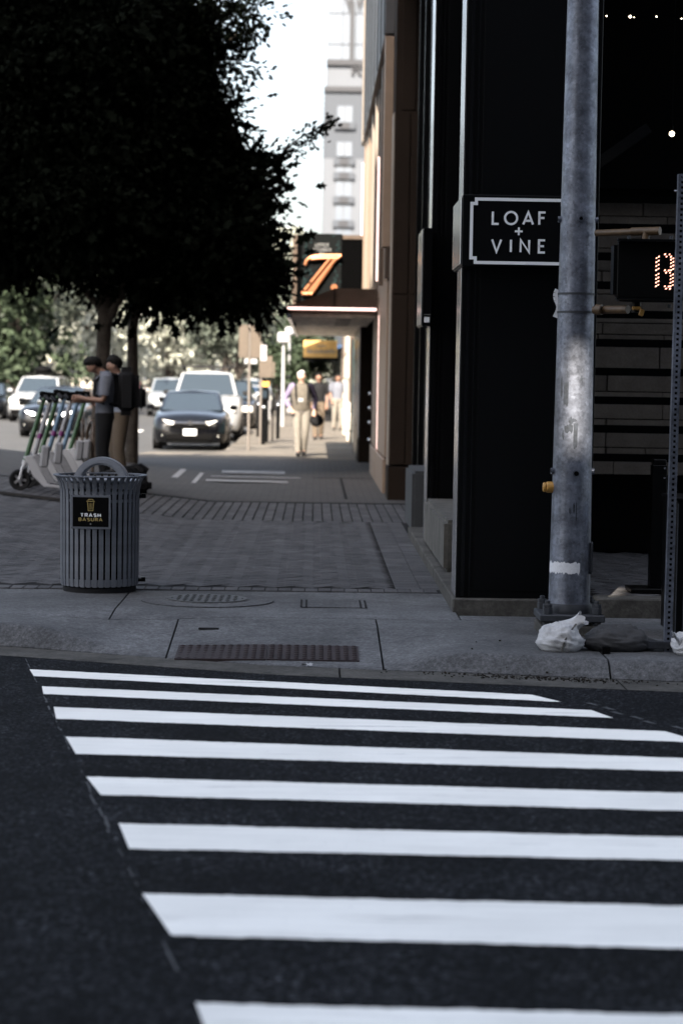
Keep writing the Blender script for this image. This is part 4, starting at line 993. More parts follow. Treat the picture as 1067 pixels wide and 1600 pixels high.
for x in (2.268,2.315): MB().box(x,x+.006,13.09,13.099,.05,.85).build('edge_bar', M['galvanised_dark'], **W(kb))
# ================================================================== PEOPLE
def skin_mesh(name, pts, edges, rad, sub=1):
    names = list(pts); me = bpy.data.meshes.new(name)
    me.from_pydata([pts[k] for k in names], [(names.index(a), names.index(b)) for a,b in edges], [])
    o = bpy.data.objects.new(name, me); COL.objects.link(o)
    o.modifiers.new('s', 'SKIN'); sv = me.skin_vertices[0].data
    for i,k in enumerate(names):
        r = rad[k]; sv[i].radius = r if isinstance(r, tuple) else (r, r); sv[i].use_root = (i == 0)
    ms = o.modifiers.new('d', 'SUBSURF'); ms.levels = sub; ms.render_levels = sub
    dg = bpy.context.evaluated_depsgraph_get(); new = bpy.data.meshes.new_from_object(o.evaluated_get(dg))
    bpy.data.objects.remove(o); bpy.data.meshes.remove(me); new.name = name
    for p in new.polygons: p.use_smooth = True
    return new
def figure(name, label, loc, rz, J, skin, hair, look, group=None):
    """J: joints in a frame that faces -Y; look: clothing pieces"""
    t = thing(name, label, 'person', loc, rz, group)
    P = {k: Vector(v) for k, v in J.items()}; E = []; R = {}
    def ch(ks, rs):
        for k, r in zip(ks, rs): R[k] = r
        for a, b in zip(ks, ks[1:]): E.append((a, b))
    ch(['pelvis','spine','chest','neck'], [.115,.10,.115,.052])
    hd = (P['head']-P['neck']).normalized(); fw = P['face']
    P['jaw'] = P['head']-hd*.045+fw*.02; P['crown'] = P['head']+hd*.075-fw*.01
    ch(['neck','jaw','head','crown'], [.052,.068,.088,.066])
    sx = hd.cross(fw).normalized()
    P['nose'] = P['head']+fw*.105-hd*.018; E.append(('head','nose')); R['nose'] = .016
    for s in (-1,1):
        P['ear%d'%s] = P['head']+sx*s*.088-hd*.015; E.append(('head','ear%d'%s)); R['ear%d'%s] = .018
    for s in 'lr':
        ch(['chest','sh'+s,'el'+s,'wr'+s,'hd'+s], [R['chest'],.055,.040,.028,.036])
        ch(['pelvis','hp'+s,'kn'+s,'an'+s,'to'+s], [R['pelvis'],.085,.058,.040,.035])
        d = (P['hd'+s]-P['wr'+s]).normalized(); a = d.cross(Vector((0,-1,.2))).normalized()
        for k in range(4):
            o = (k-1.5)*.019
            P['f%d%s'%(k,s)] = P['hd'+s]+d*.045+a*o; P['g%d%s'%(k,s)] = P['hd'+s]+d*(.075-abs(k-1.4)*.006)+a*o+Vector((0,-.022,-.004))
            ch(['hd'+s,'f%d%s'%(k,s),'g%d%s'%(k,s)], [R['hd'+s],.0095,.008])
        P['th'+s] = P['hd'+s]+a*.04+Vector((0,-.03,0)); ch(['hd'+s,'th'+s], [R['hd'+s],.010])
    Q = {'pelvis': P['pelvis']}; Q.update(P); Q.pop('face')
    link('body', skin_mesh('body', Q, E, R, 2), M[skin], t)
    # eyes
    for s in (-1,1): MB().ball(P['head']+fw*.082+sx*s*.032+hd*.012, .011, n=6, m=4).build('eye', M['hair_dark'], t)
    # hair: cap pulled over the skull
    g = MB(); up = hd; g.ball((0,0,0), 1, n=20, m=12); vs = []
    for (x,y,z) in g.v:
        fr = y                                             # y>0 towards the face
        k = 1+.16*mnoise.noise((x*3,y*3,z*3+1))+.06*mnoise.noise((x*9,y*9,z*9)); zz_ = max(z, -.9+max(0,fr+.1)*1.25)
        q_ = 1-.38*(zz_-z); vs.append(tuple(P['head']+hd*.024-fw*.024+sx*x*.095*k*q_+fw*y*.098*k*q_+up*zz_*.108*k))
    g.v = vs; g.build('hair', M[hair], t, smooth=True)
    def torso(name, m_, w_, dp, z0=None, extra=0, sleeves=None, belly=0):
        g = MB(); n = 18
        keys = [(P['pelvis']+Vector((0,0,z0 or -.02)), w_*.95, dp), (P['spine'], w_*.93+extra, dp+belly), (P['chest']-Vector((0,0,.03)), w_*1.08, dp+.012), (P['chest']+Vector((0,0,.10)), w_*1.02, dp), ((P['shl']+P['shr'])/2+Vector((0,0,.035)), w_*.72, dp*.72), (P['neck']+Vector((0,0,.015)), .062, .062)]
        vs = []; fs = []
        for c, a, b in keys:
            for k in range(n): th = 6.2832*k/n; vs.append((c.x+a*math.cos(th), c.y+b*math.sin(th)-belly*.35*(b > dp), c.z))
        for i in range(len(keys)-1):
            for k in range(n): l_ = (k+1)%n; fs.append((i*n+k,i*n+l_,(i+1)*n+l_,(i+1)*n+k))
        fs.append(tuple(range(n-1,-1,-1))); g.add(vs, fs)
        if sleeves:
            for s in 'lr':
                a, b, c = P['sh'+s], P['el'+s], P['wr'+s]; m0 = P['chest'].lerp(a,.75)+Vector((0,0,.05))
                if sleeves == 'long': g.tube([m0,a,a.lerp(b,.5),b,b.lerp(c,.5),c], [.075,.078,.066,.058,.05,.043], 12)
                else: g.tube([m0,a,a.lerp(b,.5),a.lerp(b,.78)], [.075,.08,.072,.07], 12)
        return g.build(name, M[m_], t, smooth=True)
    if 'shirt' in look: torso('shirt', look['shirt'], look.get('w',.175), .115, -.04, 0, look.get('sleeves','long'), look.get('belly',0))
    if 'vest' in look: torso('vest', look['vest'], look.get('w',.175)+.016, .13, -.02, 0, None, look.get('belly',0)+.012)
    g = MB()
    for s in 'lr':
        h, k, a = P['hp'+s], P['kn'+s], P['an'+s]
        g.tube([h+Vector((0,0,.07)),h,h.lerp(k,.5),k,k.lerp(a,.5),a+Vector((0,0,-.03))], [.105,.108,.092,.076,.07,.068], 14)
    g.ball(P['pelvis']+Vector((0,0,-.01)), 1, (.172,.122,.12), 16, 10)
    g.build('trousers', M[look['trousers']], t, smooth=True)
    for s in 'lr':
        a, b = P['an'+s], P['to'+s]; d = (b-a); d.z = 0; d.normalize()
        g = MB(); mm = Matrix((Vector((-d.y,d.x,0)), d, Vector((0,0,1)))).transposed()
        g.ball(a.lerp(b,.55)+Vector((0,0,-.02)), 1, (.048,.135,.05), 12, 8, mm); g.build('shoe', M['shoe'], t, smooth=True)
    return t, P
fwd = Vector((0,-1,0))
BASE = dict(pelvis=(0,0,.95), spine=(0,0,1.12), chest=(0,.01,1.32), neck=(0,.01,1.49), head=(0,-.02,1.63), face=fwd,
  shl=(.185,.01,1.42), ell=(.235,.05,1.15), wrl=(.22,-.04,.93), hdl=(.215,-.07,.86), shr=(-.185,.01,1.42), elr=(-.24,.05,1.15), wrr=(-.215,-.08,.95), hdr=(-.20,-.11,.88),
  hpl=(.09,0,.92), knl=(.10,-.03,.50), anl=(.105,.04,.09), tol=(.115,-.13,.04), hpr=(-.09,0,.92), knr=(-.10,-.03,.50), anr=(-.105,.04,.09), tor=(-.115,-.13,.04))
def pose(**k): d = dict(BASE); d.update(k); return d
# elderly man walking towards the camera
wm, P = figure('person', 'white haired man in lilac shirt and tan vest walking towards the crossing', (-.27,43.3,0), R_(6),
   pose(ell=(.30,.06,1.17), wrl=(.27,-.05,.96), hdl=(.255,-.09,.89), elr=(-.33,.07,1.17), wrr=(-.25,-.10,1.0), hdr=(-.21,-.14,.94),
        knl=(.085,-.06,.50), anl=(.06,.10,.11), tol=(.07,-.06,.05), knr=(-.09,-.10,.50), anr=(-.06,-.12,.09), tor=(-.08,-.29,.05)), 'skin_pale', 'hair_white',
   dict(shirt='cloth_lilac', vest='vest_tan', trousers='cloth_stone', w=.19, belly=.04))
g = MB()
for s in (-1,1): g.tube([(s*.10,-.14,1.06),(s*.125,-.155,1.25),(s*.13,-.12,1.42),(s*.12,.02,1.50),(s*.12,.14,1.40)], .022, 6)
g.ball((0,.2,1.25), 1, (.17,.09,.24), 14, 10); st_ = g.build('backpack', M['cloth_black'], None, smooth=True)
st_.location = wm.location; st_.rotation_euler = wm.rotation_euler; tag(st_, 'black backpack whose straps the white haired man wears over his vest', 'backpack')
hbg = thing('shoulder_bag', 'black soft bag hanging beside the white haired man', 'bag', (.05,43.3,.60), 0)
g = MB().ball((0,0,.14), 1, (.14,.09,.135), 16, 10); g.build('bag_body', M['cloth_black'], hbg, smooth=True)
MB().tube([(-.1,0,.25),(-.04,.0,.36),(.06,0,.36),(.12,0,.24)], .012, 6).build('bag_handle', M['cloth_black'], hbg)
cdg = MB().box(-.05,.05,-.003,.003,-.04,.03).build('name_badge', M['sign_white'], None, bevel=.002); cdg.location = (-.28,43.10,1.16); tag(cdg, 'white name badge hanging on the tan vest of the walking man', 'badge')
# the man with the backpack among the scooters, head bent
mA, P = figure('person', 'man in grey tee with black backpack looking down at his hands beside the scooters', (-2.60,26.3,pz(-2.6,26.3)), R_(-82),
   pose(neck=(0,-.03,1.49), head=(0,-.15,1.575), face=Vector((0,-.78,-.62)), chest=(0,.0,1.32), ell=(.22,-.02,1.14), wrl=(.12,-.25,1.16), hdl=(.07,-.33,1.17), elr=(-.22,-.02,1.14), wrr=(-.12,-.25,1.13), hdr=(-.07,-.33,1.14)), 'skin', 'hair_dark',
   dict(shirt='tee_grey', trousers='cloth_black', sleeves='short', w=.18))
bpk = thing('backpack', 'bulky black backpack on the back of the man in the grey tee', 'backpack', (-2.60,26.3,1.0+pz(-2.6,26.3)), R_(-82))
g = MB().box(-.19,.19,.10,.42,-.04,.56); g.build('pack', M['cloth_black'], bpk, bevel=.1, seg=3, smooth=True)
MB().box(-.15,.15,.40,.50,.02,.34).build('front_pocket', M['cloth_black'], bpk, bevel=.05, seg=3, smooth=True)
for s in (-1,1): MB().tube([(s*.11,.16,.10),(s*.15,-.02,.10),(s*.14,-.13,.22),(s*.13,-.12,.38),(s*.12,.0,.485),(s*.11,.15,.46)], .02, 6).build('strap', M['cloth_black'], bpk, smooth=True)
mB_, P = figure('person', 'dark haired person in white shirt and khaki trousers half hidden behind the backpack', (-2.53,27.5,pz(-2.53,27.5)), R_(-70),
   pose(neck=(0,-.02,1.47), head=(0,-.08,1.60), face=Vector((0,-.95,-.3)), wrl=(.16,-.2,1.1), hdl=(.12,-.27,1.1), wrr=(-.16,-.2,1.1), hdr=(-.12,-.27,1.1)), 'skin', 'hair_dark',
   dict(shirt='tee_white', trousers='cloth_khaki', sleeves='short', w=.18))
figure('person', 'dark haired person in black top and drab trousers walking behind the white haired man', (.10,55.5,0), R_(0), pose(anl=(.07,.1,.11), knl=(.09,-.04,.5), anr=(-.07,-.1,.09), tor=(-.08,-.26,.04)), 'skin', 'hair_dark', dict(shirt='cloth_black', trousers='cloth_khaki', sleeves='short'))
figure('person', 'distant small person in pale trousers by the white shopfront', (.72,66,0), R_(10), BASE, 'skin', 'hair_dark', dict(shirt='tee_grey', trousers='cloth_stone', sleeves='short'))
bgk = thing('black_bag', 'black bag set on the paving behind the trash can hood', 'bag', (-2.27,26.8,pz(-2.27,26.8)), .2)
MB().box(-.22,.22,-.12,.12,0,.2).build('bag_body', M['cloth_black'], bgk, bevel=.06, seg=3, smooth=True); MB().tube([(-.1,0,.19),(-.05,0,.25),(.05,0,.25),(.1,0,.19)], .012, 6).build('bag_handle', M['cloth_black'], bgk)

# ================================================================== SCOOTERS
def scooter(label, loc, rz, stem, frame, extra=None):
    t = thing('kick_scooter', label, 'scooter', loc, rz, 'rental scooters parked in a row')
    for y, nm in ((-.45,'front_wheel'),(.52,'rear_wheel')):
        M9 = Matrix.Rotation(math.pi/2,3,'Y')
        wl = MB().lathe([(.075,-.02),(.115,-.028),(.127,-.012),(.127,.012),(.115,.028),(.075,.02),(.075,-.02)], (0,y,.127), 22, M9).build(nm, M['rubber'], t, smooth=True)
        g = MB().lathe([(.001,-.028),(.03,-.028),(.03,.028),(.001,.028)], (0,y,.127), 12, M9)
        for k in range(5):
            a = k*1.2566; g.bar((0,y+.02*math.cos(a),.127+.02*math.sin(a)),(0,y+.08*math.cos(a),.127+.08*math.sin(a)), .03, .018, (1,0,0))
        g.build('hub', M['scooter_grey'], wl)
    top = Vector((0,-.27,1.12)); low = Vector((0,-.41,.36))
    MB().tube([low, low.lerp(top,.12), top], [.032,.030,.027], 12).build('stem', M[stem], t, smooth=True)
    if extra: MB().tube([low.lerp(top,.34), low.lerp(top,.42)], .0315, 12).build('stem_band', M[extra], t, smooth=True)
    g = MB()
    for s in (-1,1): g.tube([(s*.045,-.455,.127),(s*.045,-.44,.26),(0,-.415,.33)], .016, 8)
    g.tube([(0,-.415,.31),low], .034, 10); g.build('fork', M[frame], t, smooth=True)
    F2 = lambda u,v,tt: (tt,u,v)
    MB().prism([(-.44,.40),(-.36,.43),(-.30,.38),(-.12,.12),(-.04,.075),(-.16,.07),(-.30,.18),(-.38,.32)], F2, -.035, .035).build('frame', M[frame], t, bevel=.008)
    g = MB().box(-.085,.085,-.14,.50,.075,.115); g.build('deck', M[frame], t, bevel=.015, seg=2)
    MB().box(-.07,.07,-.10,.44,.116,.12).build('grip_mat', M['rubber'], t)
    g = MB(); g.tube([(0,.40,.10),(0,.52,.10)], .02, 8); g.tube([(0,.38,.14),(0,.44,.25),(0,.54,.28),(0,.64,.23)], [.04,.05,.055,.045], 8); g.build('rear_fender', M['rubber'], t, smooth=True)
    g = MB(); g.tube([(-.27,-.22,1.10),(-.2,-.25,1.135),(0,-.275,1.14),(.2,-.25,1.135),(.27,-.22,1.10)], .017, 8); g.build('handlebar', M['rubber'], t, smooth=True)
    for s in (-1,1):
        MB().cyl((s*.17,-.258,1.135),(s*.29,-.212,1.092), .023, n=10).build('grip', M['rubber'], t, smooth=True)
        MB().tube([(s*.13,-.29,1.13),(s*.19,-.32,1.11),(s*.25,-.29,1.075)], .009, 6).build('brake_lever', M['rubber'], t)
    MB().box(-.05,.05,-.33,-.22,1.13,1.19).build('display', M['black_matte'], t, bevel=.015); MB().cyl((0,-.30,1.06),(0,-.345,1.055), .032, n=12).build('headlight', M['lens'], t)
    MB().box(-.06,.06,-.24,-.14,.30,.56).build('battery_box', M['scooter_grey'], t, bevel=.02) if frame == 'scooter_white' else None
    MB().tube([(.07,.05,.08),(.16,.10,.005)], .010, 6).build('kickstand', M['rubber'], t)
    return t
SCS = [('scooter_green','scooter_white',None,'green stemmed scooter with white frame, nearest the camera and leftmost in the row'),
       ('scooter_grey','scooter_grey','scooter_magenta','grey scooter with a magenta stem band just behind the nearest green one'),
       ('scooter_green','scooter_white',None,'second green stemmed scooter, standing between two grey scooters'),
       ('scooter_teal','scooter_grey','scooter_magenta','pale blue stemmed scooter with a magenta band in the middle of the row'),
       ('scooter_grey','scooter_grey','scooter_magenta','grey scooter with dark magenta band beside the pale blue stem'),
       ('scooter_teal','scooter_white',None,'blue grey stemmed scooter near the far end, white frame below'),
       ('scooter_green','scooter_white',None,'green stemmed scooter at the far end of the row, beside the man')]
for k,(s_,f_,e_,lb) in enumerate(SCS):
    Y = 24.9+.5*k; X = G(30+k*11.5,770,.2).x*Y/G(30+k*11.5,770,.2).y+.45
    o = scooter(lb, (X,Y,pz(X,Y)), 0, s_, f_, e_)
    o.scale = (rng.uniform(.97,1.05),)*3
    o.rotation_euler = (Matrix.Rotation(.1,3,'Y') @ Matrix.Rotation(R_(-84+rng.uniform(-5,5)),3,'Z')).to_euler()
br = thing('bike_rack', 'brown looped bike rack standing behind the scooters', 'bike rack', (-3.05,27.9,pz(-3.05,27.9)), .3)
for x in (0,.14): MB().tube([(x,0,0),(x,0,.62),(x+.02,.06,.74),(x+.03,.2,.80),(x+.02,.34,.74),(x,.4,.62),(x,.4,0)], .024, 8).build('loop', M['umber_panel'], br, smooth=True)
MB().box(-.1,.25,-.08,.48,0,.012).build('foot_plate', M['umber_panel'], br)

# ================================================================== VEHICLES
def car(label, loc, rz, paint, kind='sedan', lights=False, group='cars in the main street', name=None, rack=False, plate=True, simple=False):
    SP = dict(sedan=dict(L=4.6,W=1.8,H=1.42,hood=.92,belt=.94,ws=1.15,wr=2.05,rr=3.2,rb=4.05,tr=1.02,gz=.16),
              suv=dict(L=4.7,W=1.9,H=1.70,hood=1.05,belt=1.08,ws=1.1,wr=1.75,rr=4.1,rb=4.6,tr=1.1,gz=.22),
              pickup=dict(L=5.8,W=2.0,H=1.93,hood=1.22,belt=1.24,ws=1.45,wr=2.05,rr=3.6,rb=3.85,tr=1.22,gz=.27))[kind]
    L, Wd, H = SP['L'], SP['W']/2, SP['H']
    t = thing(name or {'sedan':'parked_sedan','suv':'suv','pickup':'pickup_truck'}[kind], label, {'sedan':'car','suv':'car','pickup':'truck'}[kind], loc, rz, group)
    gz_ = SP['gz']; hd, bl = SP['hood'], SP['belt']
    #      y,  half width, bottom, shoulder z, centre z
    S = [(0.02,Wd*.70,gz_+.10,hd*.62,hd*.66),(.10,Wd*.86,gz_+.02,hd*.76,hd*.80),(.32,Wd*.97,gz_,hd*.86,hd*.93),(.8,Wd,gz_,hd*.93,hd),(SP['ws'],Wd,gz_,bl*.97,bl*1.02),(2.2,Wd,gz_,bl,bl+.01),(L*.68,Wd,gz_,bl,bl+.01),(SP['rb'],Wd,gz_,bl*.99,SP['tr']),(L-.22,Wd*.97,gz_+.05,bl*.95,SP['tr']-.02),(L-.03,Wd*.88,gz_+.12,bl*.78,bl*.84)]
    vs = []; fs = []; n = 13
    for (y,wd,zb,zs_,zc_) in S:
        prof = [(.55*wd,zb),(wd*.93,zb+.02),(wd*.985,zb+.14),(wd,(zb+zs_)/2),(wd*.975,zs_-.08),(wd*.90,zs_),(wd*.45,zc_-.015)]
        ring = [(x,y,z) for x,z in prof[::-1]][::-1]
        vs += [(x,y,z) for x,z in prof]+[(0,y-.02*(y < .5),zc_)]+[(-x,y,z) for x,z in prof[::-1]]
    n = 15
    for i in range(len(S)-1):
        for k in range(n): l_ = (k+1)%n; fs.append((i*n+k,i*n+l_,(i+1)*n+l_,(i+1)*n+k))
    fs.append(tuple(range(n-1,-1,-1))); fs.append(tuple((len(S)-1)*n+k for k in range(n)))
    MB().add(vs, fs).build('body', M[paint], t, bevel=.02, seg=2, smooth=True)
    # cabin
    wb, wr_ = Wd*.87, Wd*.70; zr_ = H-.03
    A = [(-wb,SP['ws'],bl-.02),(wb,SP['ws'],bl-.02),(wb,SP['rb'],bl-.02),(-wb,SP['rb'],bl-.02)]
    B = [(-wr_,SP['wr'],zr_-.04),(wr_,SP['wr'],zr_-.04),(wr_,SP['rr'],zr_-.03),(-wr_,SP['rr'],zr_-.03)]
    ym = (SP['wr']+SP['rr'])/2; Rf = [(0,SP['wr']+.05,H-.012),(0,ym,H),(0,SP['rr'],H-.015)]
    Bm = [(-wr_,ym,zr_),(wr_,ym,zr_)]
    V = A+B+Rf+Bm
    g = MB().add(V, [(0,1,5,4),(1,2,6,12,5),(3,0,4,11,7),(2,3,7,6),(4,5,8),(4,8,9,11),(5,12,9,8),(12,6,10,9),(11,9,10,7),(6,7,10),(3,2,1,0)])
    g.build('cabin', M[paint], t, bevel=.03, seg=2, smooth=True)
    def pane(nm, q, inset, off):
        q = [Vector(p) for p in q]; c = sum(q, Vector())/4; nr = (q[1]-q[0]).cross(q[3]-q[0]).normalized()
        if nr.dot(c-Vector((0,(SP['wr']+SP['rr'])/2,bl))) < 0: nr = -nr
        q = [p+(c-p)*inset for p in q]; q2 = [p+nr*off for p in q]
        MB().add([p-nr*.01 for p in q]+q2, [(4,5,6,7),(0,1,5,4),(1,2,6,5),(2,3,7,6),(3,0,4,7)]).build(nm, M['car_glass'], t)
    pane('windscreen', [A[0],A[1],B[1],B[0]], .09, .008); pane('rear_window', [A[2],A[3],B[3],B[2]], .1, .008)
    for s in (-1,1):
        f0, f1, b0, b1 = Vector((s*wb,SP['ws'],bl)), Vector((s*wr_,SP['wr'],zr_-.04)), Vector((s*wb,SP['rb'],bl)), Vector((s*wr_,SP['rr'],zr_-.03))
        pane('side_window', [f0.lerp(b0,.08),f0.lerp(b0,.48),f1.lerp(b1,.46),f1.lerp(b1,.0)], .1, .007); pane('side_window', [f0.lerp(b0,.50),f0.lerp(b0,.88),f1.lerp(b1,.94),f1.lerp(b1,.50)], .1, .007)
        m_ = MB().obox((s*(Wd+.10),SP['ws']+.28,bl+.07), (.2,.09,.13)); m_.build('mirror', M[paint if not rack else 'rubber'], t, bevel=.03, seg=2, smooth=True)
    wr2 = .33 if kind == 'sedan' else .38
    for y, nm in ((.95,'front_wheel'),(L-1.0,'rear_wheel')):
        for s in (-1,1):
            M9 = Matrix.Rotation(s*math.pi/2,3,'Y'); x = s*(Wd-.105)
            wl = MB().lathe([(.12,-.11),(wr2*.93,-.11),(wr2,-.07),(wr2,.07),(wr2*.93,.11),(.12,.11)], (x,y,wr2), 22, M9).build(nm, M['rubber'], t, smooth=True)
            g = MB().lathe([(.001,.112),(wr2*.66,.112),(wr2*.68,.095),(.001,.095)], (x,y,wr2), 20, M9); g.build('rim', M['rim'], wl, smooth=True)
            MB().lathe([(wr2+.05,.09),(wr2+.05,.108),(wr2-.01,.108),(wr2-.01,.09),(wr2+.05,.09)], (x,y,wr2+.01), 22, M9).build('wheel_arch', M['rubber'], t)
    # front
    hl = 'headlight_on' if lights else 'lens'
    zh = hd*.70
    if kind == 'sedan':
        for s in (-1,1):
            MB().add([(s*.36,.015,zh-.03),(s*.36,.015,zh+.035),(s*.62,.10,zh+.075),(s*.80,.33,zh+.125),(s*.81,.34,zh+.03),(s*.62,.08,zh-.04),
                      (s*.36,.10,zh-.03),(s*.36,.10,zh+.035),(s*.62,.2,zh+.075),(s*.80,.42,zh+.125),(s*.81,.42,zh+.03),(s*.62,.2,zh-.04)],
                     [(0,1,2,5),(2,3,4,5),(0,6,7,1),(1,7,8,2),(2,8,9,3),(3,9,10,4),(4,10,11,5),(5,11,6,0),(6,7,8,11),(8,9,10,11)]).build('headlight', M[hl], t)
            MB().cyl((s*.62,.07,gz_+.2),(s*.62,.045,gz_+.2), .05, n=10).build('fog_light', M['lens'], t)
        MB().box(-.40,.40,-.012,.06,zh-.015,zh+.028).build('chrome_bar', M['chrome'], t, bevel=.01); MB().box(-.46,.46,.0,.06,zh-.12,zh-.03).build('grille', M['black_matte'], t, bevel=.01)
        MB().lathe([(.001,-.006),(.055,-.006),(.055,.006),(.001,.006)], (0,-.02,zh+.01), 14, Matrix.Rotation(math.pi/2,3,'X')).build('front_emblem', M['chrome'], t)
        MB().box(-.55,.55,-.005,.07,gz_+.09,gz_+.24).build('lower_intake', M['black_matte'], t, bevel=.02)
        zp_ = zh-.21
    else:
        for s in (-1,1):
            MB().box(min(s*.52,s*.85),max(s*.52,s*.85),.03,.30,zh-.06,zh+.13).build('headlight', M[hl], t, bevel=.03)
        MB().box(-.48,.48,-.005,.06,zh-.13,zh+.12).build('grille', M['black_matte'], t, bevel=.02); MB().box(-.8,.8,-.03,.1,gz_+.05,gz_+.24).build('bumper', M['chrome' if kind == 'pickup' else 'black_matte'], t, bevel=.03)
        zp_ = gz_+.28
    if plate: MB().box(-.155,.155,-.035,-.015,zp_-.075,zp_+.075).build('number_plate', M['plate'], t, bevel=.004)
    for s in (-1,1): MB().box(min(s*.55,s*.84),max(s*.55,s*.84),L-.14,L-.02,bl*.72,bl*.86).build('tail_light', M['red_lens'], t, bevel=.02)
    MB().box(-.155,.155,L-.035,L-.01,bl*.6,bl*.6+.12).build('number_plate', M['plate'], t, bevel=.004)
    if rack:
        g = MB()
        for s in (-1,1): g.tube([(s*.66,SP['wr']-.1,H+.11),(s*.66,SP['rr']+.1,H+.11)], .03, 8)
        for k in range(5): y = SP['wr']+.05+k*.38; g.bar((-.75,y,H+.11),(.75,y,H+.11), .06, .05)
        for s in (-1,1):
            for y in (SP['wr']+.2,SP['rr']-.2): g.cyl((s*.62,y,H-.05),(s*.66,y,H+.1), .025, n=8)
        g.build('roof_rack', M['rubber'], t)
    return t
Zs = -.156
car('glossy black sedan with white plate parked facing the crossing at the kerb', (-2.93,50.0,Zs), R_(1.5), 'car_black')
car('white pickup truck with black roof rack parked behind the black sedan', (-2.98,57.2,Zs), R_(1), 'car_white', 'pickup', rack=True)
car('dark suv parked behind the white pickup, mostly hidden', (-2.75,65.0,Zs), 0, 'car_black', 'suv')
car('black sedan with both headlights lit driving up behind the scooters', (-7.35,58.5,Zs), R_(-3), 'car_black', 'sedan', lights=True, name='moving_sedan')
sv_ = car('white suv with dark roof sensor pod at the left edge', (-10.25,77,Zs), R_(-2), 'car_white', 'suv')
g = MB().box(-.55,.55,1.9,3.2,1.71,1.80); g.ball((0,2.4,1.9), 1, (.35,.35,.17), 14, 8); g.build('sensor_pod', M['black_matte'], sv_, smooth=True); 
car('dark car cut by the left picture edge', (-12.6,80,Zs), 0, 'car_black', 'sedan', name='moving_sedan')
car('silver car further up the street behind the two men', (-6.3,92,Zs), R_(4), 'car_silver', 'suv')
car('white suv far up the street in the middle lane', (-5.0,120,Zs), 0, 'car_white', 'suv')
car('blue grey car parked at the far kerb beyond the meters', (-2.95,82,Zs), 0, 'car_blue', 'sedan')
car('white car parked far up the kerb behind the sign posts', (-2.9,92,Zs), 0, 'car_white', 'sedan')
car('silver car parked further up the kerb beyond the white one', (-2.9,101,Zs), 0, 'car_silver', 'suv')
car('red car far away in the left lane under the trees', (-11.5,130,Zs), 0, 'car_red', 'sedan', name='moving_sedan')
car('white car far away in the second lane under the trees', (-8.4,140,Zs), 0, 'car_white', 'sedan', name='moving_sedan')
car('grey car far away beside the red one', (-14.6,118,Zs), 0, 'car_silver', 'sedan', name='moving_sedan')
# ================================================================== SIGNS, METERS, SIGNALS UP THE STREET
def flat_sign(label, base, h, plates, r=.03, nm='street_sign', m_='post_metal'):
    t = thing(nm, label, 'sign', base)
    MB().cyl((0,0,0),(0,0,h), r, n=10).build('post', M[m_], t, smooth=True)
    for (x0,x1,z0,z1,mm) in plates: MB().box(x0,x1,-.05-(mm == 'sign_white')*.02,-.035-(mm == 'sign_white')*.015,z0,z1).build('sign_plate', M[mm], t, bevel=.004)
    return t
flat_sign('tall tan sign back on a centre post with two small white plates below', (-1.43,46.2,0), 2.75, [(-.235,-.025,2.02,2.74,'sign_back'),(.025,.235,2.02,2.74,'sign_back'),(-.11,-.03,1.89,2.0,'sign_white'),(.03,.17,1.89,2.0,'sign_white')])
flat_sign('second tan backed sign behind the parking meter with a white plate above', (-1.30,51.2,0), 2.45, [(-.05,.27,1.60,2.12,'sign_back'),(-.02,.13,2.0,2.38,'sign_white')])
flat_sign('thin dark post without a plate beside the parking meter', (-1.05,53.5,0), 2.0, [(-.02,.04,1.6,1.99,'sign_back')], .02, 'thin_post', 'black_metal')
pm = thing('parking_meter', 'black pay station with a yellow band under its cap', 'parking meter', (-1.24,52.3,0))
MB().box(-.11,.11,-.1,.1,.0,1.0).build('body', M['black_metal'], pm, bevel=.02); MB().box(-.13,.13,-.12,.12,1.0,1.36).build('head', M['black_metal'], pm, bevel=.04, seg=2)
MB().box(-.12,.12,-.125,.1,1.37,1.50).build('yellow_band', M['signal_yellow'], pm, bevel=.01); MB().box(-.15,.15,-.13,.12,1.51,1.58).build('cap', M['black_metal'], pm, bevel=.02); MB().box(-.07,.07,-.128,-.121,1.1,1.28).build('screen', M['car_glass'], pm)
bo = thing('bollard', 'short slim black bollard in front of the pay station', 'bollard', (-1.21,50.6,0), 0, 'bollards along the far pavement')
MB().cyl((0,0,0),(0,0,.86), .05, n=12).build('post', M['black_metal'], bo, smooth=True); MB().ball((0,0,.88), .055, n=12, m=6).build('cap', M['chrome'], bo, smooth=True)
dup(bo, (-.95,55.5,0), label='short black bollard standing behind the thin dark post'); dup(bo, (-1.5,57,0), label='short black bollard furthest away near the pickup tail')
# street light pole rising through the crown of the near trees
lp = thing('light_pole', 'tall pinkish grey street light pole running up behind the tree trunks', 'street light', (-3.78,38,0))
MB().tube([(0,0,0),(0,0,4.2),(0,0,8.6)], [.085,.07,.05], 14).build('shaft', M['post_metal'], lp, smooth=True); MB().cyl((0,0,0),(0,0,.35), .13, n=14).build('base', M['post_metal'], lp, smooth=True)
MB().tube([(0,0,8.5),(-.6,0,8.9),(-1.6,0,9.0)], .035, 8).build('arm', M['post_metal'], lp, smooth=True); MB().box(-2.1,-1.5,-.12,.12,8.9,9.02).build('lamp_head', M['galvanised'], lp, bevel=.03)
ms = thing('traffic_signal', 'distant yellow traffic signals hanging from a long mast arm over the street', 'traffic signal', (-12,150,-.15))
MB().tube([(0,0,0),(0,0,5.6)], [.14,.1], 12).build('pole', M['galvanised'], ms, smooth=True); MB().tube([(0,0,5.5),(5.2,0,5.75)], [.08,.05], 10).build('mast_arm', M['galvanised'], ms, smooth=True)
for x, m_ in ((2.2,'signal_brown'),(4.6,'signal_brown')): MB().box(x-.75,x+.75,-.25,-.1,5.5,5.95).build('signal_head', M[m_], ms, bevel=.05)
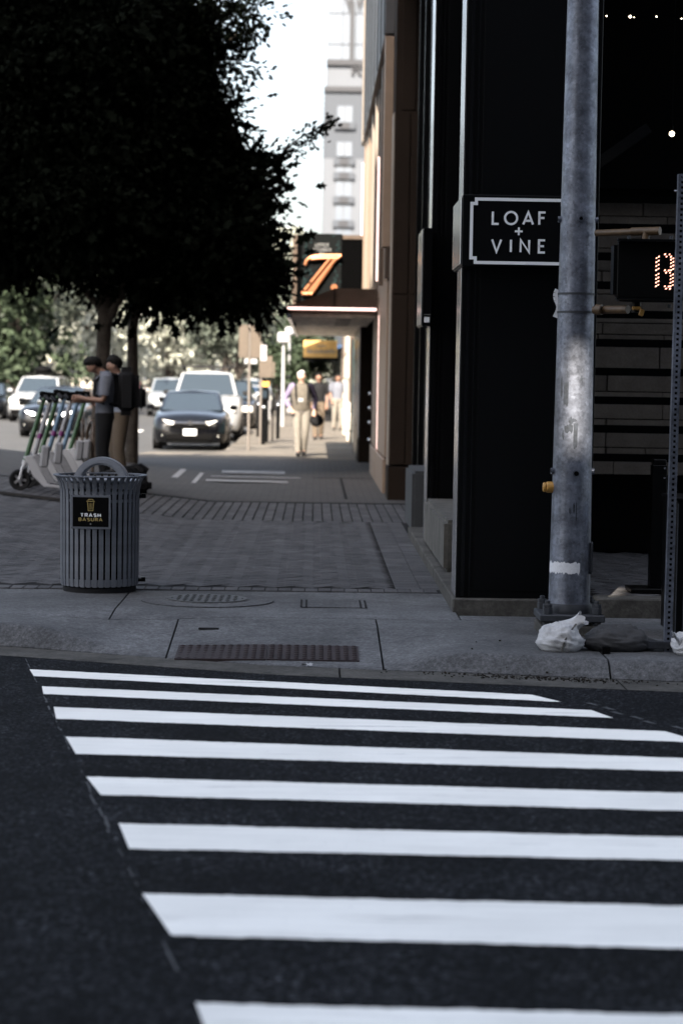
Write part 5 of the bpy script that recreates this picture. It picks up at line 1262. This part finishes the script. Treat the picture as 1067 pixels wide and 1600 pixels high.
ns = thing('traffic_signal', 'yellow traffic signal head on a pole above the pickup truck', 'traffic signal', (-6.9,150,-.15))
MB().cyl((0,.3,0),(0,.3,4.6), .09, n=10).build('pole', M['galvanised'], ns, smooth=True); hd_ = MB().box(-.45,.42,-.25,.15,4.0,5.5).build('signal_head', M['signal_yellow'], ns, bevel=.06)
for z in (4.3,4.75,5.2): MB().cyl((0,-.26,z),(0,-.34,z), .14, n=12).build('lens', M['signal_brown'], hd_)
for (x,y,h,lb) in ((-1.05,70,2.75,'white street lamp post beyond the walking man'),(-1.2,98,3.6,'thin white street lamp post far along the pavement')):
    t = thing('street_lamp', lb, 'street light', (x,y,0)); MB().tube([(0,0,0),(0,0,h)], [.06,.045], 10).build('post', M['sign_white'], t, smooth=True); MB().box(-.2,.2,-.2,.2,h+.001,h+.35).build('lantern', M['sign_white'], t, bevel=.05)
for k,(x,y,lb) in enumerate(((-9.9,104,'orange traffic barrel far behind the two men'),(-2.2,72,'white newspaper box on the kerb beyond the sign post'))):
    if k == 0:
        t = thing('traffic_barrel', lb, 'barrel', (x,y,-.15)); MB().lathe([(.001,0),(.3,0),(.25,1.),(.001,1.0)], (0,0,0), 16).build('drum', M['signal_brown'], t, smooth=True)
        for z in (.35,.7): b = MB().lathe([(.292-.05*z,z),(.30-.05*z,z),(.295-.05*z,z+.12),(.285-.05*z,z+.12),(.292-.05*z,z)], (0,0,0), 16); b.f = b.f[:-2]; b.build('stripe', M['sign_white'], t)
    else:
        t = thing('news_box', lb, 'box', (x+.45,y,0)); MB().box(-.25,.25,-.2,.2,.15,1.1).build('cabinet', M['sign_white'], t, bevel=.03); MB().box(-.2,.2,-.21,-.201,.5,1.0).build('door', M['window_dark'], t)
        for sx in (-.2,.2): MB().box(sx-.03,sx+.03,-.15,.15,0,.149).build('leg', M['black_metal'], t)

# ================================================================== TREES
def leaf_mesh(name, C, D, N, size, m_, lobed=True, parent=None):
    """many lobed leaves: C centres (n,3), D growth directions (n,3), N normals (n,3), size (n,)"""
    n = len(C); D = D/np.linalg.norm(D,axis=1)[:,None]; B = np.cross(N, D); B /= np.linalg.norm(B,axis=1)[:,None]+1e-9; N = np.cross(D, B)
    if lobed: T = np.array([(0,0,0),(.16,.10,.02),(.40,.30,.0),(.50,.13,.02),(.72,.34,-.03),(.74,.12,0),(1,0,-.06),(.74,-.12,0),(.72,-.34,-.03),(.50,-.13,.02),(.40,-.30,.0),(.16,-.10,.02)]); F = [(0,1,11),(1,2,3),(1,3,9),(1,9,11),(9,10,11),(3,4,5),(3,5,7),(3,7,9),(7,8,9),(5,6,7)]
    else: T = np.array([(0,0,0),(.4,.34,.04),(1,0,-.05),(.5,-.34,.04)]); F = [(0,1,2),(0,2,3)]
    k = len(T)
    V = C[:,None,:]+size[:,None,None]*(D[:,None,:]*T[None,:,0,None]+B[:,None,:]*T[None,:,1,None]+N[:,None,:]*T[None,:,2,None])
    V = V.reshape(-1,3); Fa = (np.array(F)[None]+np.arange(n)[:,None,None]*k).reshape(-1,3)
    me = bpy.data.meshes.new(name); me.vertices.add(len(V)); me.vertices.foreach_set('co', V.ravel().astype(np.float32))
    me.loops.add(Fa.size); me.loops.foreach_set('vertex_index', Fa.ravel().astype(np.int32))
    me.polygons.add(len(Fa)); me.polygons.foreach_set('loop_start', np.arange(0,Fa.size,3,dtype=np.int32)); me.polygons.foreach_set('loop_total', np.full(len(Fa),3,np.int32))
    me.update(calc_edges=True); me.validate()
    o = link(name, me, m_, parent); return o
def sprays(rs, blobs, nsp, per, ln, shell=.45):
    """leaf sprays at twig ends spread through ellipsoid blobs -> centres, directions, normals"""
    vol = np.array([b[1][0]*b[1][1]*b[1][2] for b in blobs])**.75; pr = vol/vol.sum()
    idx = rs.choice(len(blobs), nsp, p=pr); c = np.array([b[0] for b in blobs], float)[idx]; r = np.array([b[1] for b in blobs], float)[idx]
    u = rs.normal(size=(nsp,3)); u /= np.linalg.norm(u,axis=1)[:,None]; rad = (shell+(1-shell)*rs.random(nsp)**.6)[:,None]
    O = c+u*r*rad
    d = u*np.array([1,1,.55])+rs.normal(size=(nsp,3))*.45; d[:,2] -= .15; d /= np.linalg.norm(d,axis=1)[:,None]
    tt = np.linspace(0,1,per)[None,:]*np.ones((nsp,1)); tt = tt+rs.normal(size=tt.shape)*.05
    L_ = ln*(.6+.8*rs.random((nsp,1)))
    C = O[:,None,:]+d[:,None,:]*(tt*L_)[:,:,None]+rs.normal(size=(nsp,per,3))*ln*.10; C[:,:,2] -= (tt**2*L_*.25)
    sd = np.cross(d, rs.normal(size=(nsp,3))); sd /= np.linalg.norm(sd,axis=1)[:,None]
    alt = np.where(np.arange(per)%2, 1, -1)[None,:,None]
    D = d[:,None,:]*.6+sd[:,None,:]*alt*.8+rs.normal(size=(nsp,per,3))*.35; D[:,:,2] -= .2
    N = rs.normal(size=(nsp,per,3))*.6+np.array([0,0,1.])
    return C.reshape(-1,3), D.reshape(-1,3), N.reshape(-1,3)
def limb_set(t, segs, m_='bark'):
    for nm, pts, rr in segs: MB().tube(pts, rr, 10).build(nm, M[m_], t, smooth=True)
rs = np.random.default_rng(5)
# near oak 1 (left trunk)
T1 = thing('oak_tree', 'dark street oak with the thicker left trunk beside the bent headed man', 'tree', (-3.44,33.6,0), 0, 'street oaks by the scooters')
limb_set(T1, [('trunk', [(-3.44,33.6,0),(-3.42,33.6,.8),(-3.36,33.6,1.8),(-3.33,33.6,2.8),(-3.38,33.7,4.2),(-3.5,33.8,6)], [.16,.125,.115,.11,.08,.05]),
  ('limb', [(-3.34,33.6,2.35),(-3.05,33.5,2.9),(-2.75,33.4,3.8),(-2.5,33.3,4.8)], [.07,.06,.045,.03]), ('limb', [(-3.35,33.6,2.6),(-3.9,33.3,3.2),(-4.6,33.0,3.7),(-5.3,32.8,4.2)], [.06,.05,.04,.025]),
  ('limb', [(-3.4,33.7,4.2),(-2.6,33.5,5.4),(-1.9,33.3,6.3),(-1.3,33.2,6.9)], [.06,.045,.03,.02])])
for ch in T1.children: ch.data.transform(Matrix.Translation((3.44,-33.6,0)))
T2 = thing('oak_tree', 'dark street oak with the thinner right trunk that forks under its crown', 'tree', (-3.0,34.8,0), 0, 'street oaks by the scooters')
limb_set(T2, [('trunk', [(-3.0,34.8,0),(-2.98,34.8,1.2),(-3.0,34.8,2.3),(-2.97,34.8,2.6)], [.12,.095,.085,.08]), ('limb', [(-2.97,34.8,2.5),(-3.02,34.8,3.2),(-3.05,34.9,4.5)], [.065,.05,.035]),
  ('limb', [(-2.97,34.8,2.5),(-2.75,34.7,2.9),(-2.45,34.6,3.2),(-1.9,34.3,3.9),(-1.4,34,4.6)], [.06,.05,.045,.035,.022]), ('limb', [(-1.9,34.3,3.9),(-1.0,33.8,4.75),(-.3,33.4,5.35),(.2,33.2,5.6)], [.03,.022,.014,.007])])
for ch in T2.children: ch.data.transform(Matrix.Translation((3.0,-34.8,0)))
bl1 = [((-4.3,33.4,5.9),(2.5,2.2,2.7)), ((-3.0,33.2,7.0),(1.5,1.8,1.3)), ((-5.6,33.2,4.2),(1.5,1.7,1.15)), ((-3.9,33.3,4.3),(1.7,1.8,1.25)), ((-6.6,33.5,6.4),(1.6,1.8,2.2)), ((-4.2,33.5,8.6),(2.3,2,1.2)), ((-5.4,33.6,7.4),(1.6,1.6,1.4)), ((-5.0,33.4,3.7),(1.5,1.4,.6)), ((-3.4,33.4,6.4),(2.0,1.7,1.7))]
bl2 = [((-2.45,34.2,4.55),(1.3,1.8,1.55)), ((-1.55,33.9,4.1),(.8,1.4,1.1)), ((-2.5,34.0,5.6),(.95,1.6,.85)), ((-1.4,34,3.45),(.7,1.2,.6)), ((-3.2,34.6,4.3),(1.2,1.5,.85)), ((-1.15,33.6,4.75),(.42,.8,.45)), ((-2.2,34,3.25),(1.5,1.3,.55)), ((-1.25,33.8,3.15),(.55,.9,.45)), ((-2.5,34,4.6),(1.1,1.2,1.1))]
def clumps(q, blobs, ncl, per, rad, shell, size):
    vol = np.array([b[1][0]*b[1][1]*b[1][2] for b in blobs])**.8; idx = q.choice(len(blobs), ncl, p=vol/vol.sum())
    c = np.array([b[0] for b in blobs], float)[idx]; r = np.array([b[1] for b in blobs], float)[idx]
    u = q.normal(size=(ncl,3)); u /= np.linalg.norm(u,axis=1)[:,None]; k = (shell+(1-shell)*q.random(ncl)**.5)[:,None]
    O = c+u*r*k; rr = rad*(.6+.8*q.random((ncl,1,1)))
    d = q.normal(size=(ncl,per,3)); C = O[:,None,:]+d*rr*np.array([.55,.55,.42]); C[:,:,2] -= .12*np.abs(d[:,:,0])*rr[:,:,0]
    D = d*.8+u[:,None,:]*.7+q.normal(size=d.shape)*.35; D[:,:,2] -= .25
    N = q.normal(size=d.shape)*.7+np.array([0,-.25,.8]); S = size*(.75+.5*q.random((ncl,per)))
    return C.reshape(-1,3), D.reshape(-1,3), N.reshape(-1,3), S.reshape(-1)
def keep(C, D, N, S):
    ok = C[:,2] < 7.75-np.maximum(0,C[:,1]-33.4)*.45; return C[ok], D[ok], N[ok], S[ok]
def both(q, bl, n1, n2):
    A0 = clumps(q, bl, int(n1*.8), 40, .34, .55, .112); A1 = clumps(q, [(c, tuple(1.13*x for x in r)) for c, r in bl], int(n1*.42), 16, .30, .86, .105); A = [np.concatenate(z) for z in zip(A0, A1)]; B = clumps(q, [(c, tuple(.8*x for x in r)) for c, r in bl], n2, 14, .5, .0, .26)
    return keep(*[np.concatenate(z) for z in zip(A, B)])
C, D, N, sz = both(rs, bl1, 1700, 1500)
tr = [((-1.45,33.2,7.2),(.8,1.0,.5)), ((-1.75,33.3,6.45),(.85,1.0,.35)), ((-1.9,33.3,5.85),(.7,1.0,.3)), ((-2.2,33.2,6.9),(.8,1.0,.6))]
E_ = keep(*clumps(rs, tr, 150, 30, .26, .3, .11)); C, D, N, sz = [np.concatenate(z) for z in zip((C,D,N,sz), E_)]
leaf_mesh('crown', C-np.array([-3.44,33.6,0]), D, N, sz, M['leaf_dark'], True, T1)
C, D, N, sz = both(rs, bl2, 950, 700)
# the long sprig reaching across to the tower
path = np.array([(-1.2,33.8,4.75),(-.8,33.6,4.95),(-.4,33.4,5.2),(-.05,33.3,5.38),(.2,33.2,5.58)])
cs = []; ds = []
for k in range(330):
    q = (k/330)*(len(path)-1); i = min(int(q), len(path)-2); p = path[i]+(path[i+1]-path[i])*(q-i); th = 1-q/(len(path)-1)
    cs.append(p+rs.normal(size=3)*np.array([.05,.12,.05+.11*th])); ds.append(np.array([.8,0,.35])+rs.normal(size=3)*.7)
for k in range(14): p = np.array((.2,33.2,5.6))+rs.normal(size=3)*.03; cs.append(p); ds.append(np.array([.8,0,.2])+rs.normal(size=3)*.8)
cs = np.array(cs); ds = np.array(ds)
C = np.vstack([C,cs]); D = np.vstack([D,ds]); N = np.vstack([N, rs.normal(size=(len(cs),3))+np.array([0,-.6,.5])]); sz = np.concatenate([sz, .075+.04*rs.random(len(cs))])
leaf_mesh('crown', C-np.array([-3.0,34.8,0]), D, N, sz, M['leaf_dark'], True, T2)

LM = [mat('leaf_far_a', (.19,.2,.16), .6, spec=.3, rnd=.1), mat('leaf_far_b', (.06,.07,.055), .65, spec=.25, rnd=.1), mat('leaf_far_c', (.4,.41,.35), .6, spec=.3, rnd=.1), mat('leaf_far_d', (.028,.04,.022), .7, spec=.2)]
def far_tree(label, x, y, h, r, mi, seed, n=900, ls=.42, base=.28):
    t = thing('street_tree', label, 'tree', (x,y,0), 0, 'trees along the street beyond'); q = np.random.default_rng(seed)
    lean = q.normal()*.25
    MB().tube([(0,0,0),(lean*.3,0,h*.3),(lean,0,h*.62)], [.03*h,.022*h,.01*h], 8).build('trunk', M['bark'], t, smooth=True)
    for s in (-1,1,.3): MB().tube([(lean*.3,0,h*.3),(s*r*.4,q.normal()*.5,h*.5),(s*r*.7,q.normal(),h*.66)], [.014*h,.01*h,.005*h], 6).build('limb', M['bark'], t)
    bl = [((q.normal()*r*.42, q.normal()*r*.42, h*(base+.12+(.80-base)*q.random())), (r*(.30+.28*q.random()),r*(.34+.25*q.random()),h*(.09+.09*q.random()))) for k in range(12)]
    C, D, N = sprays(q, bl, n, 9, ls*2.2, .35); sz_ = ls*(.7+.6*q.random(len(C)))
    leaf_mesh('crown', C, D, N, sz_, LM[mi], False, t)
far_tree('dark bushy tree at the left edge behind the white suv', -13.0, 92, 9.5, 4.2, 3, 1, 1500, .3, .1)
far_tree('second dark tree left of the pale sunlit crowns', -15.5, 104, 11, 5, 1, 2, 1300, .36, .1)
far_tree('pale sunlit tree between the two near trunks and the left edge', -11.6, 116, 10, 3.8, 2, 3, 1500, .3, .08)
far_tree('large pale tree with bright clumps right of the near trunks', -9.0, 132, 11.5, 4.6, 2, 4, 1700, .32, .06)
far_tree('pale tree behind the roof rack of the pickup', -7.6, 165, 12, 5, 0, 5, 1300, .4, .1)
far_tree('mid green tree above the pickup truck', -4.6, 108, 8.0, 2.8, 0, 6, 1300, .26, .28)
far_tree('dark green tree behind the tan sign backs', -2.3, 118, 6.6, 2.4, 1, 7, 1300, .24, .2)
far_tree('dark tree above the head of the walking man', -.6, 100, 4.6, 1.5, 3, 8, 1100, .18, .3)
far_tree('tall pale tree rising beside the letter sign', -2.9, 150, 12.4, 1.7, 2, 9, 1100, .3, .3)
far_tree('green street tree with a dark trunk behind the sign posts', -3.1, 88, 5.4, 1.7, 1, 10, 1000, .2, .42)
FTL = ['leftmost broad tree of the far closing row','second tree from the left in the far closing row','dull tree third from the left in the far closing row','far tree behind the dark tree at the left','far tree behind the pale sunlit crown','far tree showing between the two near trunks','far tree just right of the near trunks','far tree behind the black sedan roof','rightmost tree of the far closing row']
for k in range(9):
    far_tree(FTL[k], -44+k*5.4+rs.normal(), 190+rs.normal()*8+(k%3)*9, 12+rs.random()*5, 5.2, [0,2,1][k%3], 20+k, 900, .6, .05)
# dull buildings closing the street
for k,(x0,x1,h,m_,lb) in enumerate(((-60,-34,9,'brick_far','low brick block far behind the trees at the left'),(-33,-14,6,'cream_wall','pale low building far behind the parked cars'),(-13.5,-3,7,'brick_far','dull brick building at the end of the street'))):
    t = thing('far_building', lb, 'building', ((x0+x1)/2,250,0)); MB().box(x0,x1,250,270,-.2,h).build('wall', M[m_], **W(t)); MB().box(x0-.3,x1+.3,249.7,270.3,h+.001,h+.5).build('roof', M['tower_grey'], **W(t))
    x = x0+1
    while x < x1-2:
        for z in (1.2,4.2): 
            if z+2 < h: MB().box(x,x+1.5,249.9,249.99,z,z+1.8).build('window', M['window_dark'], **W(t))
        x += 3
# ---- unseen block added behind the camera to keep the crossing in shade
oc = thing('occluder_block', 'tall grey office block added unseen behind the camera to shade the crossing', 'building', (10,-26,0))
MB().box(-27,44,-40,-12,-.2,20).build('podium', M['occluder'], **W(oc))
HX0, HX1, HZ0, HZ1 = -4.770, -4.545, 23.08, 23.76  # gap shaped in the added wall so a shaft of sun reaches the pole
Y0_, Y1_ = -12.1, -12.0
MB().box(-27,HX0,Y0_,Y1_,20.01,45.9).build('shade_screen', M['occluder'], **W(oc)); MB().box(HX1,44,Y0_,Y1_,20.01,45.9).build('shade_screen', M['occluder'], **W(oc))
MB().box(HX0,HX1,Y0_,Y1_,20.01,HZ0).build('shade_screen', M['occluder'], **W(oc)); MB().box(HX0,HX1,Y0_,Y1_,HZ1,45.9).build('shade_screen', M['occluder'], **W(oc))
for k in range(12):
    for z in (2,7,12): MB().box(-25+k*5,-21.4+k*5,-12,-11.95,z,z+3.2).build('window', M['window_dark'], **W(oc))
